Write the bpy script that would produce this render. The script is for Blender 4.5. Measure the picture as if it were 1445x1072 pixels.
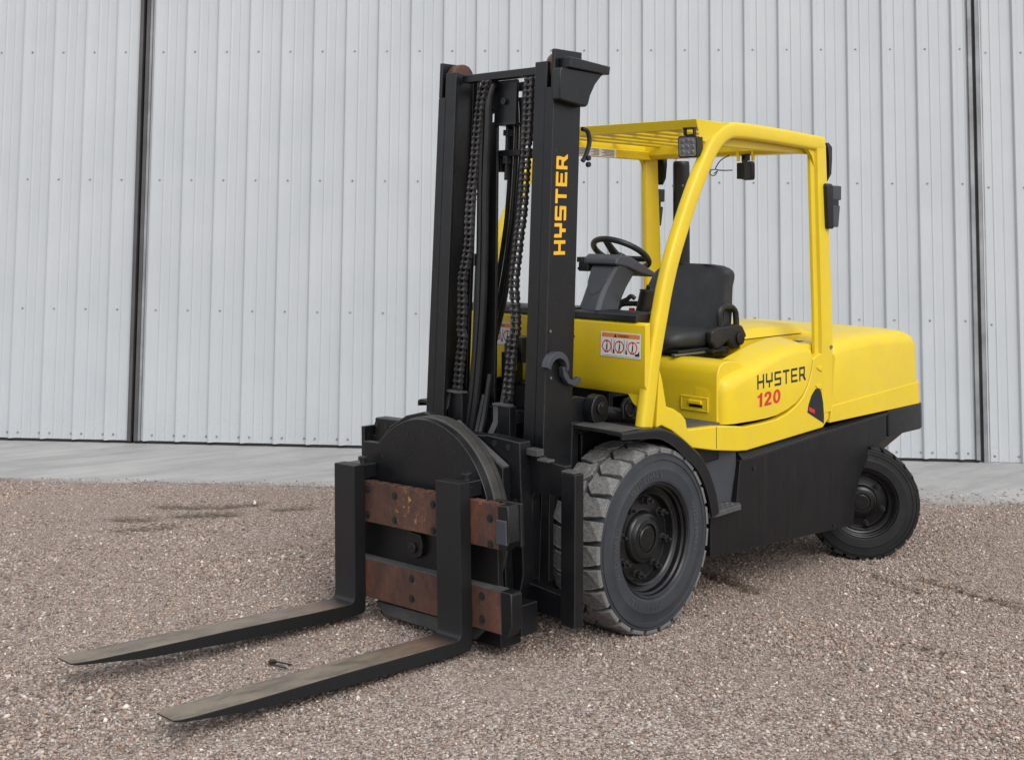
import bpy, bmesh, math, random
import numpy as np
from mathutils import Vector, Matrix
R = math.radians
random.seed(7)
rng = np.random.default_rng(11)
sc = bpy.context.scene
for o in list(bpy.data.objects):
    bpy.data.objects.remove(o)
COL = sc.collection

# ------------------------------------------------------------------ camera, sky, sun, exposure
CAM = Vector((4.3401, 4.0556, 1.8066))
c_right = Vector((-0.7017, 0.7124, 0.0076)).normalized()
c_fwd = Vector((-0.7098, -0.7000, 0.0779)).normalized()
c_up = c_right.cross(c_fwd).normalized()
c_right = c_fwd.cross(c_up).normalized()
cam = bpy.data.cameras.new('camera')
cam_o = bpy.data.objects.new('camera', cam)
COL.objects.link(cam_o)
cam_o.matrix_world = Matrix(((c_right.x, c_up.x, -c_fwd.x, CAM.x), (c_right.y, c_up.y, -c_fwd.y, CAM.y),
                             (c_right.z, c_up.z, -c_fwd.z, CAM.z), (0, 0, 0, 1)))
cam.sensor_fit = 'HORIZONTAL'
cam.sensor_width = 36.0
cam.lens = 1690.0 / 1445.0 * 36.0
cam.shift_x = -(728.87 - 722.5) / 1445.0
cam.shift_y = -(536.0 - 184.7) / 1445.0
cam.clip_start = 0.05
cam.clip_end = 1500
sc.camera = cam_o

SUN_DIR = Vector((0.31, 0.86, 0.84)).normalized()
world = bpy.data.worlds.new('World')
sc.world = world
world.use_nodes = True
wn = world.node_tree.nodes
wl = world.node_tree.links
bg = wn['Background']
sky = wn.new('ShaderNodeTexSky')
sky.sky_type = 'NISHITA'
sky.sun_disc = False
sky.sun_elevation = math.asin(SUN_DIR.z)
sky.sun_rotation = math.atan2(SUN_DIR.x, SUN_DIR.y)
sky.air_density = 1.0
sky.dust_density = 4.0
sky.ozone_density = 1.0
hs = wn.new('ShaderNodeHueSaturation')
hs.inputs['Saturation'].default_value = 0.42
wl.new(sky.outputs[0], hs.inputs['Color'])
# an even cloud layer over the clear-sky gradient
cloud = wn.new('ShaderNodeMix')
cloud.data_type = 'RGBA'
cloud.inputs[0].default_value = 0.72
cloud.inputs[7].default_value = (6.8, 6.95, 7.2, 1)
wl.new(hs.outputs[0], cloud.inputs[6])
wl.new(cloud.outputs[2], bg.inputs['Color'])
bg.inputs['Strength'].default_value = 0.15
sun = bpy.data.lights.new('sun', 'SUN')
sun.energy = 1.4
sun.angle = R(38)
sun.color = (1.0, 0.97, 0.93)
sun_o = bpy.data.objects.new('sun', sun)
COL.objects.link(sun_o)
sun_o.rotation_euler = (-SUN_DIR).to_track_quat('-Z', 'Y').to_euler()
sun_o.location = (3, 8, 12)
sc.view_settings.view_transform = 'Standard'
sc.view_settings.look = 'None'
sc.view_settings.exposure = 0.26
sc.view_settings.gamma = 1.0
sc.view_settings.use_curve_mapping = False
sc.render.engine = 'CYCLES'

# ------------------------------------------------------------------ helpers
def link(o, parent=None):
    COL.objects.link(o)
    if parent is not None:
        o.parent = parent
    return o

def finish(me, smooth=35):
    if smooth:
        me.polygons.foreach_set('use_smooth', [True] * len(me.polygons))
        me.set_sharp_from_angle(angle=R(smooth))
    me.update()

def part(name, geo, mat, parent=None, bevel=0, seg=2, smooth=35, label=None):
    v, f = geo
    me = bpy.data.meshes.new(name)
    me.from_pydata([tuple(p) for p in v], [], [tuple(q) for q in f])
    bm = bmesh.new(); bm.from_mesh(me)
    bmesh.ops.recalc_face_normals(bm, faces=bm.faces)
    bm.to_mesh(me); bm.free()
    me.materials.append(mat)
    finish(me, smooth)
    o = bpy.data.objects.new(name, me)
    link(o, parent)
    if bevel:
        b = o.modifiers.new('bevel', 'BEVEL')
        b.width = bevel; b.segments = seg; b.limit_method = 'ANGLE'; b.angle_limit = R(40)
        b.harden_normals = True
    if label:
        o['label'] = label
    return o

def tag(o, label=None, cat=None, group=None, kind=None):
    if label: o['label'] = label
    if cat: o['category'] = cat
    if group: o['group'] = group
    if kind: o['kind'] = kind
    return o

def empty(name, loc=(0, 0, 0)):
    o = bpy.data.objects.new(name, None)
    o.location = loc
    o.empty_display_size = 0.2
    return link(o)

def join(*gs):
    V, F = [], []
    for v, f in gs:
        n = len(V)
        V += [tuple(p) for p in v]
        F += [tuple(i + n for i in q) for q in f]
    return V, F

def xf(g, fn):
    return [fn(*p) for p in g[0]], g[1]

def move(g, d):
    return [(p[0] + d[0], p[1] + d[1], p[2] + d[2]) for p in g[0]], g[1]

def mat_xf(g, M):
    return [tuple(M @ Vector(p)) for p in g[0]], g[1]

def box(x0, x1, y0, y1, z0, z1):
    v = [(x, y, z) for x in (x0, x1) for y in (y0, y1) for z in (z0, z1)]
    f = [(0, 1, 3, 2), (4, 6, 7, 5), (0, 4, 5, 1), (2, 3, 7, 6), (0, 2, 6, 4), (1, 5, 7, 3)]
    return v, f

def prism(pts, axis, a, b):
    """polygon pts extruded along axis from a to b. axis 'x': pts=(y,z); 'y': pts=(x,z); 'z': pts=(x,y)"""
    n = len(pts)
    def mk(p, t):
        return {'x': (t, p[0], p[1]), 'y': (p[0], t, p[1]), 'z': (p[0], p[1], t)}[axis]
    v = [mk(p, a) for p in pts] + [mk(p, b) for p in pts]
    f = [tuple(range(n)), tuple(range(2 * n - 1, n - 1, -1))]
    for i in range(n):
        j = (i + 1) % n
        f.append((i, n + i, n + j, j))
    return v, f

def loft(rings, cap=True, closed=True):
    n = len(rings[0])
    v = [p for r in rings for p in r]
    f = []
    for k in range(len(rings) - 1):
        for i in range(n if closed else n - 1):
            j = (i + 1) % n
            f.append((k * n + i, k * n + j, (k + 1) * n + j, (k + 1) * n + i))
    if cap:
        f.append(tuple(range(n - 1, -1, -1)))
        f.append(tuple(range((len(rings) - 1) * n, len(rings) * n)))
    return v, f

def smooth_path(pts, k=6):
    P = [Vector(p) for p in pts]
    P = [P[0] * 2 - P[1]] + P + [P[-1] * 2 - P[-2]]
    out = []
    for i in range(1, len(P) - 2):
        for j in range(k):
            t = j / k
            a, b, c, d = P[i - 1], P[i], P[i + 1], P[i + 2]
            out.append(0.5 * ((2 * b) + (c - a) * t + (2 * a - 5 * b + 4 * c - d) * t * t + (3 * b - a - 3 * c + d) * t ** 3))
    out.append(P[-2])
    return out

def sweep(path, prof, upv=(0, 1, 0), closed=False):
    """prof: list (a,b): a along side vector, b along normal; side = fixed upv made orthogonal"""
    P = [Vector(p) for p in path]
    rings = []
    n = len(P)
    for i in range(n):
        if closed:
            t = P[(i + 1) % n] - P[i - 1]
        else:
            t = P[min(i + 1, n - 1)] - P[max(i - 1, 0)]
        t.normalize()
        s = Vector(upv) - t * t.dot(Vector(upv))
        if s.length < 1e-4:
            s = t.orthogonal()
        s.normalize()
        m = t.cross(s)
        rings.append([tuple(P[i] + s * a + m * b) for a, b in prof])
    if closed:
        rings.append(rings[0])
        return loft(rings, cap=False)
    return loft(rings)

def circ(r, n=12):
    return [(r * math.cos(2 * math.pi * i / n), r * math.sin(2 * math.pi * i / n)) for i in range(n)]

def rrect(w, h, r, k=3):
    out = []
    for cx, cy, a0 in ((w / 2 - r, h / 2 - r, 0), (-w / 2 + r, h / 2 - r, 90), (-w / 2 + r, -h / 2 + r, 180), (w / 2 - r, -h / 2 + r, 270)):
        for i in range(k + 1):
            a = R(a0 + 90 * i / k)
            out.append((cx + r * math.cos(a), cy + r * math.sin(a)))
    return out

def tube(path, r, n=10, upv=(0, 1, 0), k=0, closed=False):
    if k:
        path = smooth_path(path, k)
    return sweep(path, circ(r, n), upv, closed)

def cyl(p, q, r, n=20, r2=None):
    p, q = Vector(p), Vector(q)
    t = (q - p).normalized()
    s = t.orthogonal().normalized()
    m = t.cross(s)
    r2 = r if r2 is None else r2
    return loft([[tuple(c + (s * math.cos(2 * math.pi * i / n) + m * math.sin(2 * math.pi * i / n)) * rr) for i in range(n)]
                 for c, rr in ((p, r), (q, r2))])

def lathe_y(prof, n=64):
    """prof: list of (radius, y); revolve about Y axis; closed profile"""
    rings = []
    for i in range(n):
        a = 2 * math.pi * i / n
        rings.append([(r * math.cos(a), y, r * math.sin(a)) for r, y in prof])
    rings.append(rings[0])
    m = len(prof)
    v = [p for r in rings[:-1] for p in r]
    f = []
    for k in range(n):
        k2 = (k + 1) % n
        for i in range(m - 1):
            f.append((k * m + i, k * m + i + 1, k2 * m + i + 1, k2 * m + i))
    return v, f

# ------------------------------------------------------------------ materials
def new_mat(name):
    m = bpy.data.materials.new(name)
    m.use_nodes = True
    return m, m.node_tree.nodes, m.node_tree.links, m.node_tree.nodes['Principled BSDF']

def ramp(nodes, stops):
    r = nodes.new('ShaderNodeValToRGB')
    e = r.color_ramp.elements
    while len(e) < len(stops):
        e.new(0.5)
    for k, (p, c) in enumerate(stops):
        e[k].position = p
        e[k].color = (c[0], c[1], c[2], 1)
    return r

def noise(nodes, links, scale, detail=6, rough=0.6, coord='Object', vec=None, mapscale=None):
    n = nodes.new('ShaderNodeTexNoise')
    n.inputs['Scale'].default_value = scale
    n.inputs['Detail'].default_value = detail
    n.inputs['Roughness'].default_value = rough
    if vec is None:
        tc = nodes.new('ShaderNodeTexCoord')
        vec = tc.outputs[coord]
    if mapscale:
        mp = nodes.new('ShaderNodeMapping')
        mp.inputs['Scale'].default_value = mapscale
        links.new(vec, mp.inputs['Vector'])
        vec = mp.outputs[0]
    links.new(vec, n.inputs['Vector'])
    return n

def mix(nodes, links, fac, a, b):
    m = nodes.new('ShaderNodeMix')
    m.data_type = 'RGBA'
    for sock, val in ((m.inputs[0], fac), (m.inputs[6], a), (m.inputs[7], b)):
        if hasattr(val, 'is_output'):
            links.new(val, sock)
        elif isinstance(val, (int, float)):
            sock.default_value = val
        else:
            sock.default_value = (val[0], val[1], val[2], 1)
    return m.outputs[2]

def painted(name, base, rough, dust=0.0, dust_col=(0.16, 0.14, 0.125), var=0.12, bump=0.0, bscale=60, metal=0.0, coat=0.0, spec=0.5, chips=0.0, edge=0.0, edge_col=(0.13, 0.13, 0.135), streak=0.0):
    """paint or plastic: base colour, mottled roughness, thin dust in patches, fine orange-peel"""
    m, N, L, P = new_mat(name)
    n1 = noise(N, L, 3.0, 5, 0.6)
    r1 = ramp(N, [(0.3, [c * (1 - var) for c in base]), (0.7, [min(1, c * (1 + var)) for c in base])])
    L.new(n1.outputs[0], r1.inputs[0])
    col = r1.outputs[0]
    if dust:
        n2 = noise(N, L, 9.0, 8, 0.7)
        d = ramp(N, [(0.45, (0, 0, 0)), (0.75, (dust, dust, dust))])
        L.new(n2.outputs[0], d.inputs[0])
        col = mix(N, L, d.outputs[0], col, dust_col)
    if chips:
        n3 = noise(N, L, 70.0, 4, 0.6)
        d = ramp(N, [(0.68, (0, 0, 0)), (0.72, (chips, chips, chips))])
        L.new(n3.outputs[0], d.inputs[0])
        col = mix(N, L, d.outputs[0], col, (0.14, 0.12, 0.11))
    if streak:
        ns = noise(N, L, 26.0, 4, 0.6, mapscale=(1, 1, 0.02))
        ds = ramp(N, [(0.52, (0, 0, 0)), (0.70, (streak, streak, streak))])
        L.new(ns.outputs[0], ds.inputs[0])
        col = mix(N, L, ds.outputs[0], col, (0.055, 0.053, 0.052))
    if edge:
        bv = N.new('ShaderNodeBevel'); bv.samples = 3; bv.inputs['Radius'].default_value = 0.006
        ge = N.new('ShaderNodeNewGeometry')
        dt = N.new('ShaderNodeVectorMath'); dt.operation = 'DOT_PRODUCT'
        L.new(bv.outputs[0], dt.inputs[0]); L.new(ge.outputs['True Normal'], dt.inputs[1])
        nb = noise(N, L, 22.0, 5, 0.7)
        rn = N.new('ShaderNodeMapRange'); rn.inputs['From Min'].default_value = 0.35; rn.inputs['From Max'].default_value = 0.65; rn.inputs['To Min'].default_value = 0.0; rn.inputs['To Max'].default_value = 0.035
        L.new(nb.outputs[0], rn.inputs[0])
        ad = N.new('ShaderNodeMath'); ad.operation = 'SUBTRACT'; L.new(dt.outputs['Value'], ad.inputs[0]); L.new(rn.outputs[0], ad.inputs[1])
        rw = N.new('ShaderNodeMapRange'); rw.inputs['From Min'].default_value = 0.945; rw.inputs['From Max'].default_value = 0.80; rw.inputs['To Min'].default_value = 0.0; rw.inputs['To Max'].default_value = edge
        L.new(ad.outputs[0], rw.inputs[0])
        col = mix(N, L, rw.outputs[0], col, edge_col)
    L.new(col, P.inputs['Base Color'])
    n4 = noise(N, L, 14.0, 6, 0.65)
    mr = N.new('ShaderNodeMapRange')
    mr.inputs['To Min'].default_value = max(0.05, rough - 0.10)
    mr.inputs['To Max'].default_value = min(1, rough + 0.14)
    L.new(n4.outputs[0], mr.inputs[0])
    L.new(mr.outputs[0], P.inputs['Roughness'])
    P.inputs['Metallic'].default_value = metal
    P.inputs['Specular IOR Level'].default_value = spec
    if coat:
        P.inputs['Coat Weight'].default_value = coat
        P.inputs['Coat Roughness'].default_value = 0.12
    if bump:
        n5 = noise(N, L, bscale, 5, 0.6)
        b = N.new('ShaderNodeBump')
        b.inputs['Strength'].default_value = bump
        b.inputs['Distance'].default_value = 0.004
        L.new(n5.outputs[0], b.inputs['Height'])
        L.new(b.outputs[0], P.inputs['Normal'])
    return m

YEL = painted('yellow_paint', (0.700, 0.508, 0.014), 0.36, dust=0.16, dust_col=(0.44, 0.34, 0.13), chips=0.0, var=0.035, bump=0.04, bscale=35, coat=0.08, spec=0.4)
BLK = painted('black_mast_paint', (0.0050, 0.0056, 0.0070), 0.34, edge=0.5, spec=0.36, dust=0.10, dust_col=(0.045, 0.042, 0.039), var=0.25, bump=0.12, bscale=90, chips=0.35)
BLK2 = painted('black_frame_paint', (0.0060, 0.0063, 0.0070), 0.38, edge=0.4, spec=0.32, dust=0.09, dust_col=(0.045, 0.041, 0.037), var=0.2, bump=0.08, bscale=70, chips=0.2)
SKIRT = painted('skirt_paint', (0.0052, 0.0055, 0.0064), 0.40, edge=0.4, spec=0.30, dust=0.09, dust_col=(0.05, 0.046, 0.042), var=0.2, bump=0.08, bscale=70, streak=0.09)
PLA = painted('charcoal_plastic', (0.036, 0.041, 0.051), 0.50, dust=0.18, dust_col=(0.10, 0.10, 0.10), var=0.12, bump=0.20, bscale=260)
PLK = painted('black_plastic', (0.0085, 0.009, 0.0105), 0.42, spec=0.4, dust=0.12, dust_col=(0.08, 0.078, 0.075), var=0.15, bump=0.1, bscale=200)
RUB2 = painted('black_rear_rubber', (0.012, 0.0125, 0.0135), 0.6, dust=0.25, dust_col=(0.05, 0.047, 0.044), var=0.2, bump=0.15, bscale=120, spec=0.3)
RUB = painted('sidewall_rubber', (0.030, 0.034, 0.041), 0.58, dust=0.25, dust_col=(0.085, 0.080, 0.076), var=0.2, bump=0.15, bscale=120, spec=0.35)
RIM = painted('black_rim_paint', (0.0045, 0.0048, 0.0055), 0.28, spec=0.4, edge=0.4, dust=0.22, dust_col=(0.055, 0.048, 0.042), var=0.2, bump=0.1, bscale=60)
HOSE = painted('hose_rubber', (0.008, 0.0085, 0.010), 0.40, dust=0.15, dust_col=(0.06, 0.058, 0.055), var=0.2)
CHAIN = painted('oiled_chain_steel', (0.085, 0.083, 0.084), 0.30, dust=0.30, dust_col=(0.10, 0.08, 0.065), var=0.35, metal=0.6)
VINYL = painted('seat_vinyl', (0.013, 0.0145, 0.017), 0.50, dust=0.20, dust_col=(0.075, 0.075, 0.074), var=0.15, bump=0.25, bscale=330)
STEEL = painted('scuffed_bare_steel', (0.20, 0.20, 0.20), 0.42, dust=0.3, dust_col=(0.16, 0.12, 0.09), var=0.25, metal=0.6, bump=0.1)
RING = painted('greasy_ring_steel', (0.030, 0.029, 0.027), 0.5, dust=0.4, dust_col=(0.085, 0.078, 0.066), var=0.3, bump=0.2, bscale=70)
GREYMET = painted('worn_grey_tread', (0.058, 0.059, 0.062), 0.55, dust=0.5, dust_col=(0.16, 0.145, 0.13), var=0.3, bump=0.3, bscale=60)
WHITE = painted('decal_white', (0.66, 0.66, 0.64), 0.45, var=0.04)
ORANGE = painted('decal_orange', (0.62, 0.20, 0.045), 0.45, var=0.05)
RED = painted('decal_red', (0.55, 0.018, 0.022), 0.42, var=0.05)
DECBLK = painted('decal_black', (0.015, 0.016, 0.018), 0.45, var=0.1)
DECGREY = painted('decal_grey_print', (0.22, 0.22, 0.22), 0.5, var=0.3)
DECYEL = painted('decal_amber', (0.78, 0.42, 0.012), 0.42, var=0.08)
LENS = painted('lamp_lens', (0.34, 0.34, 0.36), 0.18, var=0.35, metal=0.5)
LETRUB = painted('moulded_rubber_letters', (0.052, 0.056, 0.062), 0.6, dust=0.4, dust_col=(0.10, 0.095, 0.09), var=0.3)
TRIM = painted('dark_door_trim', (0.068, 0.066, 0.068), 0.5, dust=0.2, dust_col=(0.12, 0.11, 0.10), var=0.2)
DULLBLK = painted('dull_black', (0.008, 0.008, 0.009), 0.6, var=0.3)

def make_tread():
    m, N, L, P = new_mat('dusty_tread_rubber')
    n1 = noise(N, L, 26, 8, 0.7)
    r1 = ramp(N, [(0.28, (0.085, 0.085, 0.085)), (0.5, (0.165, 0.161, 0.156)), (0.72, (0.235, 0.225, 0.213))])
    L.new(n1.outputs[0], r1.inputs[0])
    n2 = noise(N, L, 170, 3, 0.6)
    r2 = ramp(N, [(0.34, (0.3, 0.3, 0.3)), (0.46, (1, 1, 1))])
    L.new(n2.outputs[0], r2.inputs[0])
    mm = N.new('ShaderNodeMix'); mm.data_type = 'RGBA'; mm.blend_type = 'MULTIPLY'
    mm.inputs[0].default_value = 1
    L.new(r1.outputs[0], mm.inputs[6]); L.new(r2.outputs[0], mm.inputs[7])
    L.new(mm.outputs[2], P.inputs['Base Color'])
    P.inputs['Roughness'].default_value = 0.8
    b = N.new('ShaderNodeBump'); b.inputs['Strength'].default_value = 0.5; b.inputs['Distance'].default_value = 0.004
    L.new(n2.outputs[0], b.inputs['Height']); L.new(b.outputs[0], P.inputs['Normal'])
    return m
TREAD = make_tread()

def make_rust():
    m, N, L, P = new_mat('rusted_bar_steel')
    n1 = noise(N, L, 7, 9, 0.72, mapscale=(1, 1, 0.55))
    r1 = ramp(N, [(0.28, (0.030, 0.016, 0.013)), (0.42, (0.070, 0.031, 0.022)), (0.56, (0.120, 0.051, 0.031)), (0.70, (0.205, 0.092, 0.042))])
    L.new(n1.outputs[0], r1.inputs[0])
    n2 = noise(N, L, 55, 5, 0.7)
    r2 = ramp(N, [(0.40, (0, 0, 0)), (0.75, (0.55, 0.55, 0.55))])
    L.new(n2.outputs[0], r2.inputs[0])
    col = mix(N, L, r2.outputs[0], r1.outputs[0], (0.036, 0.022, 0.018))
    n3 = noise(N, L, 38, 6, 0.75)
    tc = N.new('ShaderNodeTexCoord')
    sep = N.new('ShaderNodeSeparateXYZ'); L.new(tc.outputs['Object'], sep.inputs[0])
    # old paint flecks grouped in the middle of the upper bar
    def band(src, c, w):
        s = N.new('ShaderNodeMath'); s.operation = 'SUBTRACT'; s.inputs[1].default_value = c; L.new(src, s.inputs[0])
        a = N.new('ShaderNodeMath'); a.operation = 'ABSOLUTE'; L.new(s.outputs[0], a.inputs[0])
        mr = N.new('ShaderNodeMapRange'); mr.inputs['From Min'].default_value = w * 0.4; mr.inputs['From Max'].default_value = w
        mr.inputs['To Min'].default_value = 1; mr.inputs['To Max'].default_value = 0; L.new(a.outputs[0], mr.inputs[0])
        return mr.outputs[0]
    mu = N.new('ShaderNodeMath'); mu.operation = 'MULTIPLY'
    L.new(band(sep.outputs[1], -0.06, 0.14), mu.inputs[0]); L.new(band(sep.outputs[2], 0.55, 0.10), mu.inputs[1])
    fl = ramp(N, [(0.57, (0, 0, 0)), (0.61, (1, 1, 1))]); L.new(n3.outputs[0], fl.inputs[0])
    mu2 = N.new('ShaderNodeMath'); mu2.operation = 'MULTIPLY'; L.new(mu.outputs[0], mu2.inputs[0]); L.new(fl.outputs[0], mu2.inputs[1])
    col = mix(N, L, mu2.outputs[0], col, (0.36, 0.22, 0.07))
    L.new(col, P.inputs['Base Color'])
    P.inputs['Roughness'].default_value = 0.62
    P.inputs['Metallic'].default_value = 0.12
    b = N.new('ShaderNodeBump'); b.inputs['Strength'].default_value = 0.35; b.inputs['Distance'].default_value = 0.003
    L.new(n2.outputs[0], b.inputs['Height']); L.new(b.outputs[0], P.inputs['Normal'])
    return m
RUST = make_rust()

def make_forktop():
    m, N, L, P = new_mat('worn_fork_steel')
    n1 = noise(N, L, 9, 9, 0.75, mapscale=(0.55, 1.4, 1))
    r1 = ramp(N, [(0.28, (0.050, 0.044, 0.037)), (0.45, (0.135, 0.112, 0.084)), (0.58, (0.21, 0.172, 0.128)), (0.74, (0.20, 0.118, 0.066))])
    L.new(n1.outputs[0], r1.inputs[0])
    geo = N.new('ShaderNodeNewGeometry')
    sep = N.new('ShaderNodeSeparateXYZ'); L.new(geo.outputs['True Normal'], sep.inputs[0])
    up = ramp(N, [(0.75, (0, 0, 0)), (0.9, (1, 1, 1))]); L.new(sep.outputs[2], up.inputs[0])
    tc = N.new('ShaderNodeTexCoord'); s2 = N.new('ShaderNodeSeparateXYZ'); L.new(tc.outputs['Object'], s2.inputs[0])
    mr = N.new('ShaderNodeMapRange'); mr.inputs['From Min'].default_value = 0.90; mr.inputs['From Max'].default_value = 1.04
    L.new(s2.outputs[0], mr.inputs[0])
    heel = N.new('ShaderNodeMapRange'); heel.inputs['From Min'].default_value = 0.95; heel.inputs['From Max'].default_value = 1.30
    heel.inputs['To Min'].default_value = 0.75; heel.inputs['To Max'].default_value = 0
    L.new(s2.outputs[0], heel.inputs[0])
    worn = mix(N, L, heel.outputs[0], r1.outputs[0], (0.14, 0.075, 0.05))
    mu = N.new('ShaderNodeMath'); mu.operation = 'MULTIPLY'; L.new(up.outputs[0], mu.inputs[0]); L.new(mr.outputs[0], mu.inputs[1])
    col = mix(N, L, mu.outputs[0], (0.0060, 0.0066, 0.0080), worn)
    L.new(col, P.inputs['Base Color'])
    n2 = noise(N, L, 80, 5, 0.7)
    P.inputs['Roughness'].default_value = 0.5
    P.inputs['Metallic'].default_value = 0.15
    b = N.new('ShaderNodeBump'); b.inputs['Strength'].default_value = 0.25; b.inputs['Distance'].default_value = 0.003
    L.new(n2.outputs[0], b.inputs['Height']); L.new(b.outputs[0], P.inputs['Normal'])
    return m
FORK = make_forktop()

def make_wall():
    m, N, L, P = new_mat('white_painted_sheet_steel')
    n1 = noise(N, L, 1.2, 5, 0.6)
    r1 = ramp(N, [(0.3, (0.435, 0.464, 0.490)), (0.7, (0.478, 0.502, 0.523))])
    L.new(n1.outputs[0], r1.inputs[0])
    tc = N.new('ShaderNodeTexCoord')
    # rain-washed streaks and splash dirt low on the sheets
    n2 = noise(N, L, 14, 6, 0.65, mapscale=(1, 1, 0.06))
    d2 = ramp(N, [(0.45, (0, 0, 0)), (0.8, (0.16, 0.16, 0.16))]); L.new(n2.outputs[0], d2.inputs[0])
    col = mix(N, L, d2.outputs[0], r1.outputs[0], (0.37, 0.385, 0.40))
    sep = N.new('ShaderNodeSeparateXYZ'); L.new(tc.outputs['Object'], sep.inputs[0])
    mr = N.new('ShaderNodeMapRange'); mr.inputs['From Min'].default_value = 0.0; mr.inputs['From Max'].default_value = 0.55
    mr.inputs['To Min'].default_value = 0.5; mr.inputs['To Max'].default_value = 0.0
    L.new(sep.outputs[2], mr.inputs[0])
    n3 = noise(N, L, 45, 6, 0.75)
    d3 = ramp(N, [(0.52, (0, 0, 0)), (0.72, (1, 1, 1))]); L.new(n3.outputs[0], d3.inputs[0])
    mu = N.new('ShaderNodeMath'); mu.operation = 'MULTIPLY'; L.new(mr.outputs[0], mu.inputs[0]); L.new(d3.outputs[0], mu.inputs[1])
    col = mix(N, L, mu.outputs[0], col, (0.31, 0.295, 0.275))
    L.new(col, P.inputs['Base Color'])
    P.inputs['Roughness'].default_value = 0.36
    P.inputs['Specular IOR Level'].default_value = 0.5
    return m
WALL = make_wall()

def make_concrete():
    m, N, L, P = new_mat('weathered_concrete')
    n1 = noise(N, L, 1.3, 8, 0.65)
    r1 = ramp(N, [(0.3, (0.29, 0.285, 0.28)), (0.55, (0.375, 0.37, 0.365)), (0.75, (0.43, 0.425, 0.415))])
    L.new(n1.outputs[0], r1.inputs[0])
    n2 = noise(N, L, 90, 6, 0.75)
    d2 = ramp(N, [(0.62, (0, 0, 0)), (0.70, (0.7, 0.7, 0.7))]); L.new(n2.outputs[0], d2.inputs[0])
    n3 = noise(N, L, 2.2, 3, 0.5)
    d3 = ramp(N, [(0.45, (0, 0, 0)), (0.65, (1, 1, 1))]); L.new(n3.outputs[0], d3.inputs[0])
    mu = N.new('ShaderNodeMath'); mu.operation = 'MULTIPLY'; L.new(d2.outputs[0], mu.inputs[0]); L.new(d3.outputs[0], mu.inputs[1])
    col = mix(N, L, mu.outputs[0], r1.outputs[0], (0.20, 0.165, 0.145))
    n4 = noise(N, L, 3.2, 7, 0.7, mapscale=(0.25, 1.6, 1))
    d4 = ramp(N, [(0.46, (0, 0, 0)), (0.64, (0.7, 0.7, 0.7))]); L.new(n4.outputs[0], d4.inputs[0])
    col = mix(N, L, d4.outputs[0], col, (0.255, 0.25, 0.25))
    L.new(col, P.inputs['Base Color'])
    P.inputs['Roughness'].default_value = 0.72
    b = N.new('ShaderNodeBump'); b.inputs['Strength'].default_value = 0.25; b.inputs['Distance'].default_value = 0.004
    L.new(n2.outputs[0], b.inputs['Height']); L.new(b.outputs[0], P.inputs['Normal'])
    return m
CONC = make_concrete()

def make_ground():
    m, N, L, P = new_mat('crushed_rock_ground')
    tc = N.new('ShaderNodeTexCoord')
    v = N.new('ShaderNodeTexVoronoi'); v.inputs['Scale'].default_value = 105; L.new(tc.outputs['Object'], v.inputs['Vector'])
    sepc = N.new('ShaderNodeSeparateColor'); L.new(v.outputs['Color'], sepc.inputs[0])
    cr = ramp(N, [(0.0, (0.085, 0.066, 0.056)), (0.3, (0.21, 0.167, 0.142)), (0.55, (0.30, 0.246, 0.215)), (0.8, (0.41, 0.347, 0.31)), (0.97, (0.57, 0.515, 0.475))])
    L.new(sepc.outputs[0], cr.inputs[0])
    n1 = noise(N, L, 1.1, 6, 0.6)
    fines = ramp(N, [(0.45, (0, 0, 0)), (0.68, (0.75, 0.75, 0.75))]); L.new(n1.outputs[0], fines.inputs[0])
    n2 = noise(N, L, 240, 3, 0.7)
    fr = ramp(N, [(0.3, (0.18, 0.143, 0.120)), (0.7, (0.35, 0.288, 0.248))]); L.new(n2.outputs[0], fr.inputs[0])
    col = mix(N, L, fines.outputs[0], cr.outputs[0], fr.outputs[0])
    at = N.new('ShaderNodeAttribute'); at.attribute_name = 'turned_soil'
    ts = ramp(N, [(0.15, (0, 0, 0)), (0.75, (0.9, 0.9, 0.9))]); L.new(at.outputs['Fac'], ts.inputs[0])
    col = mix(N, L, ts.outputs[0], col, (0.070, 0.050, 0.033))
    L.new(col, P.inputs['Base Color'])
    P.inputs['Roughness'].default_value = 0.9
    P.inputs['Specular IOR Level'].default_value = 0.25
    v2 = N.new('ShaderNodeTexVoronoi'); v2.inputs['Scale'].default_value = 105; L.new(tc.outputs['Object'], v2.inputs['Vector'])
    b = N.new('ShaderNodeBump'); b.inputs['Strength'].default_value = 0.8; b.inputs['Distance'].default_value = 0.006; b.invert = True
    L.new(v2.outputs['Distance'], b.inputs['Height'])
    b2 = N.new('ShaderNodeBump'); b2.inputs['Strength'].default_value = 0.5; b2.inputs['Distance'].default_value = 0.003
    L.new(n2.outputs[0], b2.inputs['Height']); L.new(b.outputs[0], b2.inputs['Normal'])
    L.new(b2.outputs[0], P.inputs['Normal'])
    return m
GROUND = make_ground()

def make_stone():
    m, N, L, P = new_mat('crushed_stone')
    at = N.new('ShaderNodeAttribute'); at.attribute_name = 'stone_colour'
    n = noise(N, L, 300, 3, 0.6)
    rr = ramp(N, [(0.3, (0.72, 0.72, 0.72)), (0.7, (1.1, 1.1, 1.1))]); L.new(n.outputs[0], rr.inputs[0])
    mm = N.new('ShaderNodeMix'); mm.data_type = 'RGBA'; mm.blend_type = 'MULTIPLY'; mm.inputs[0].default_value = 1
    L.new(at.outputs['Color'], mm.inputs[6]); L.new(rr.outputs[0], mm.inputs[7])
    L.new(mm.outputs[2], P.inputs['Base Color'])
    P.inputs['Roughness'].default_value = 0.8
    P.inputs['Specular IOR Level'].default_value = 0.3
    return m
STONE = make_stone()

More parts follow.
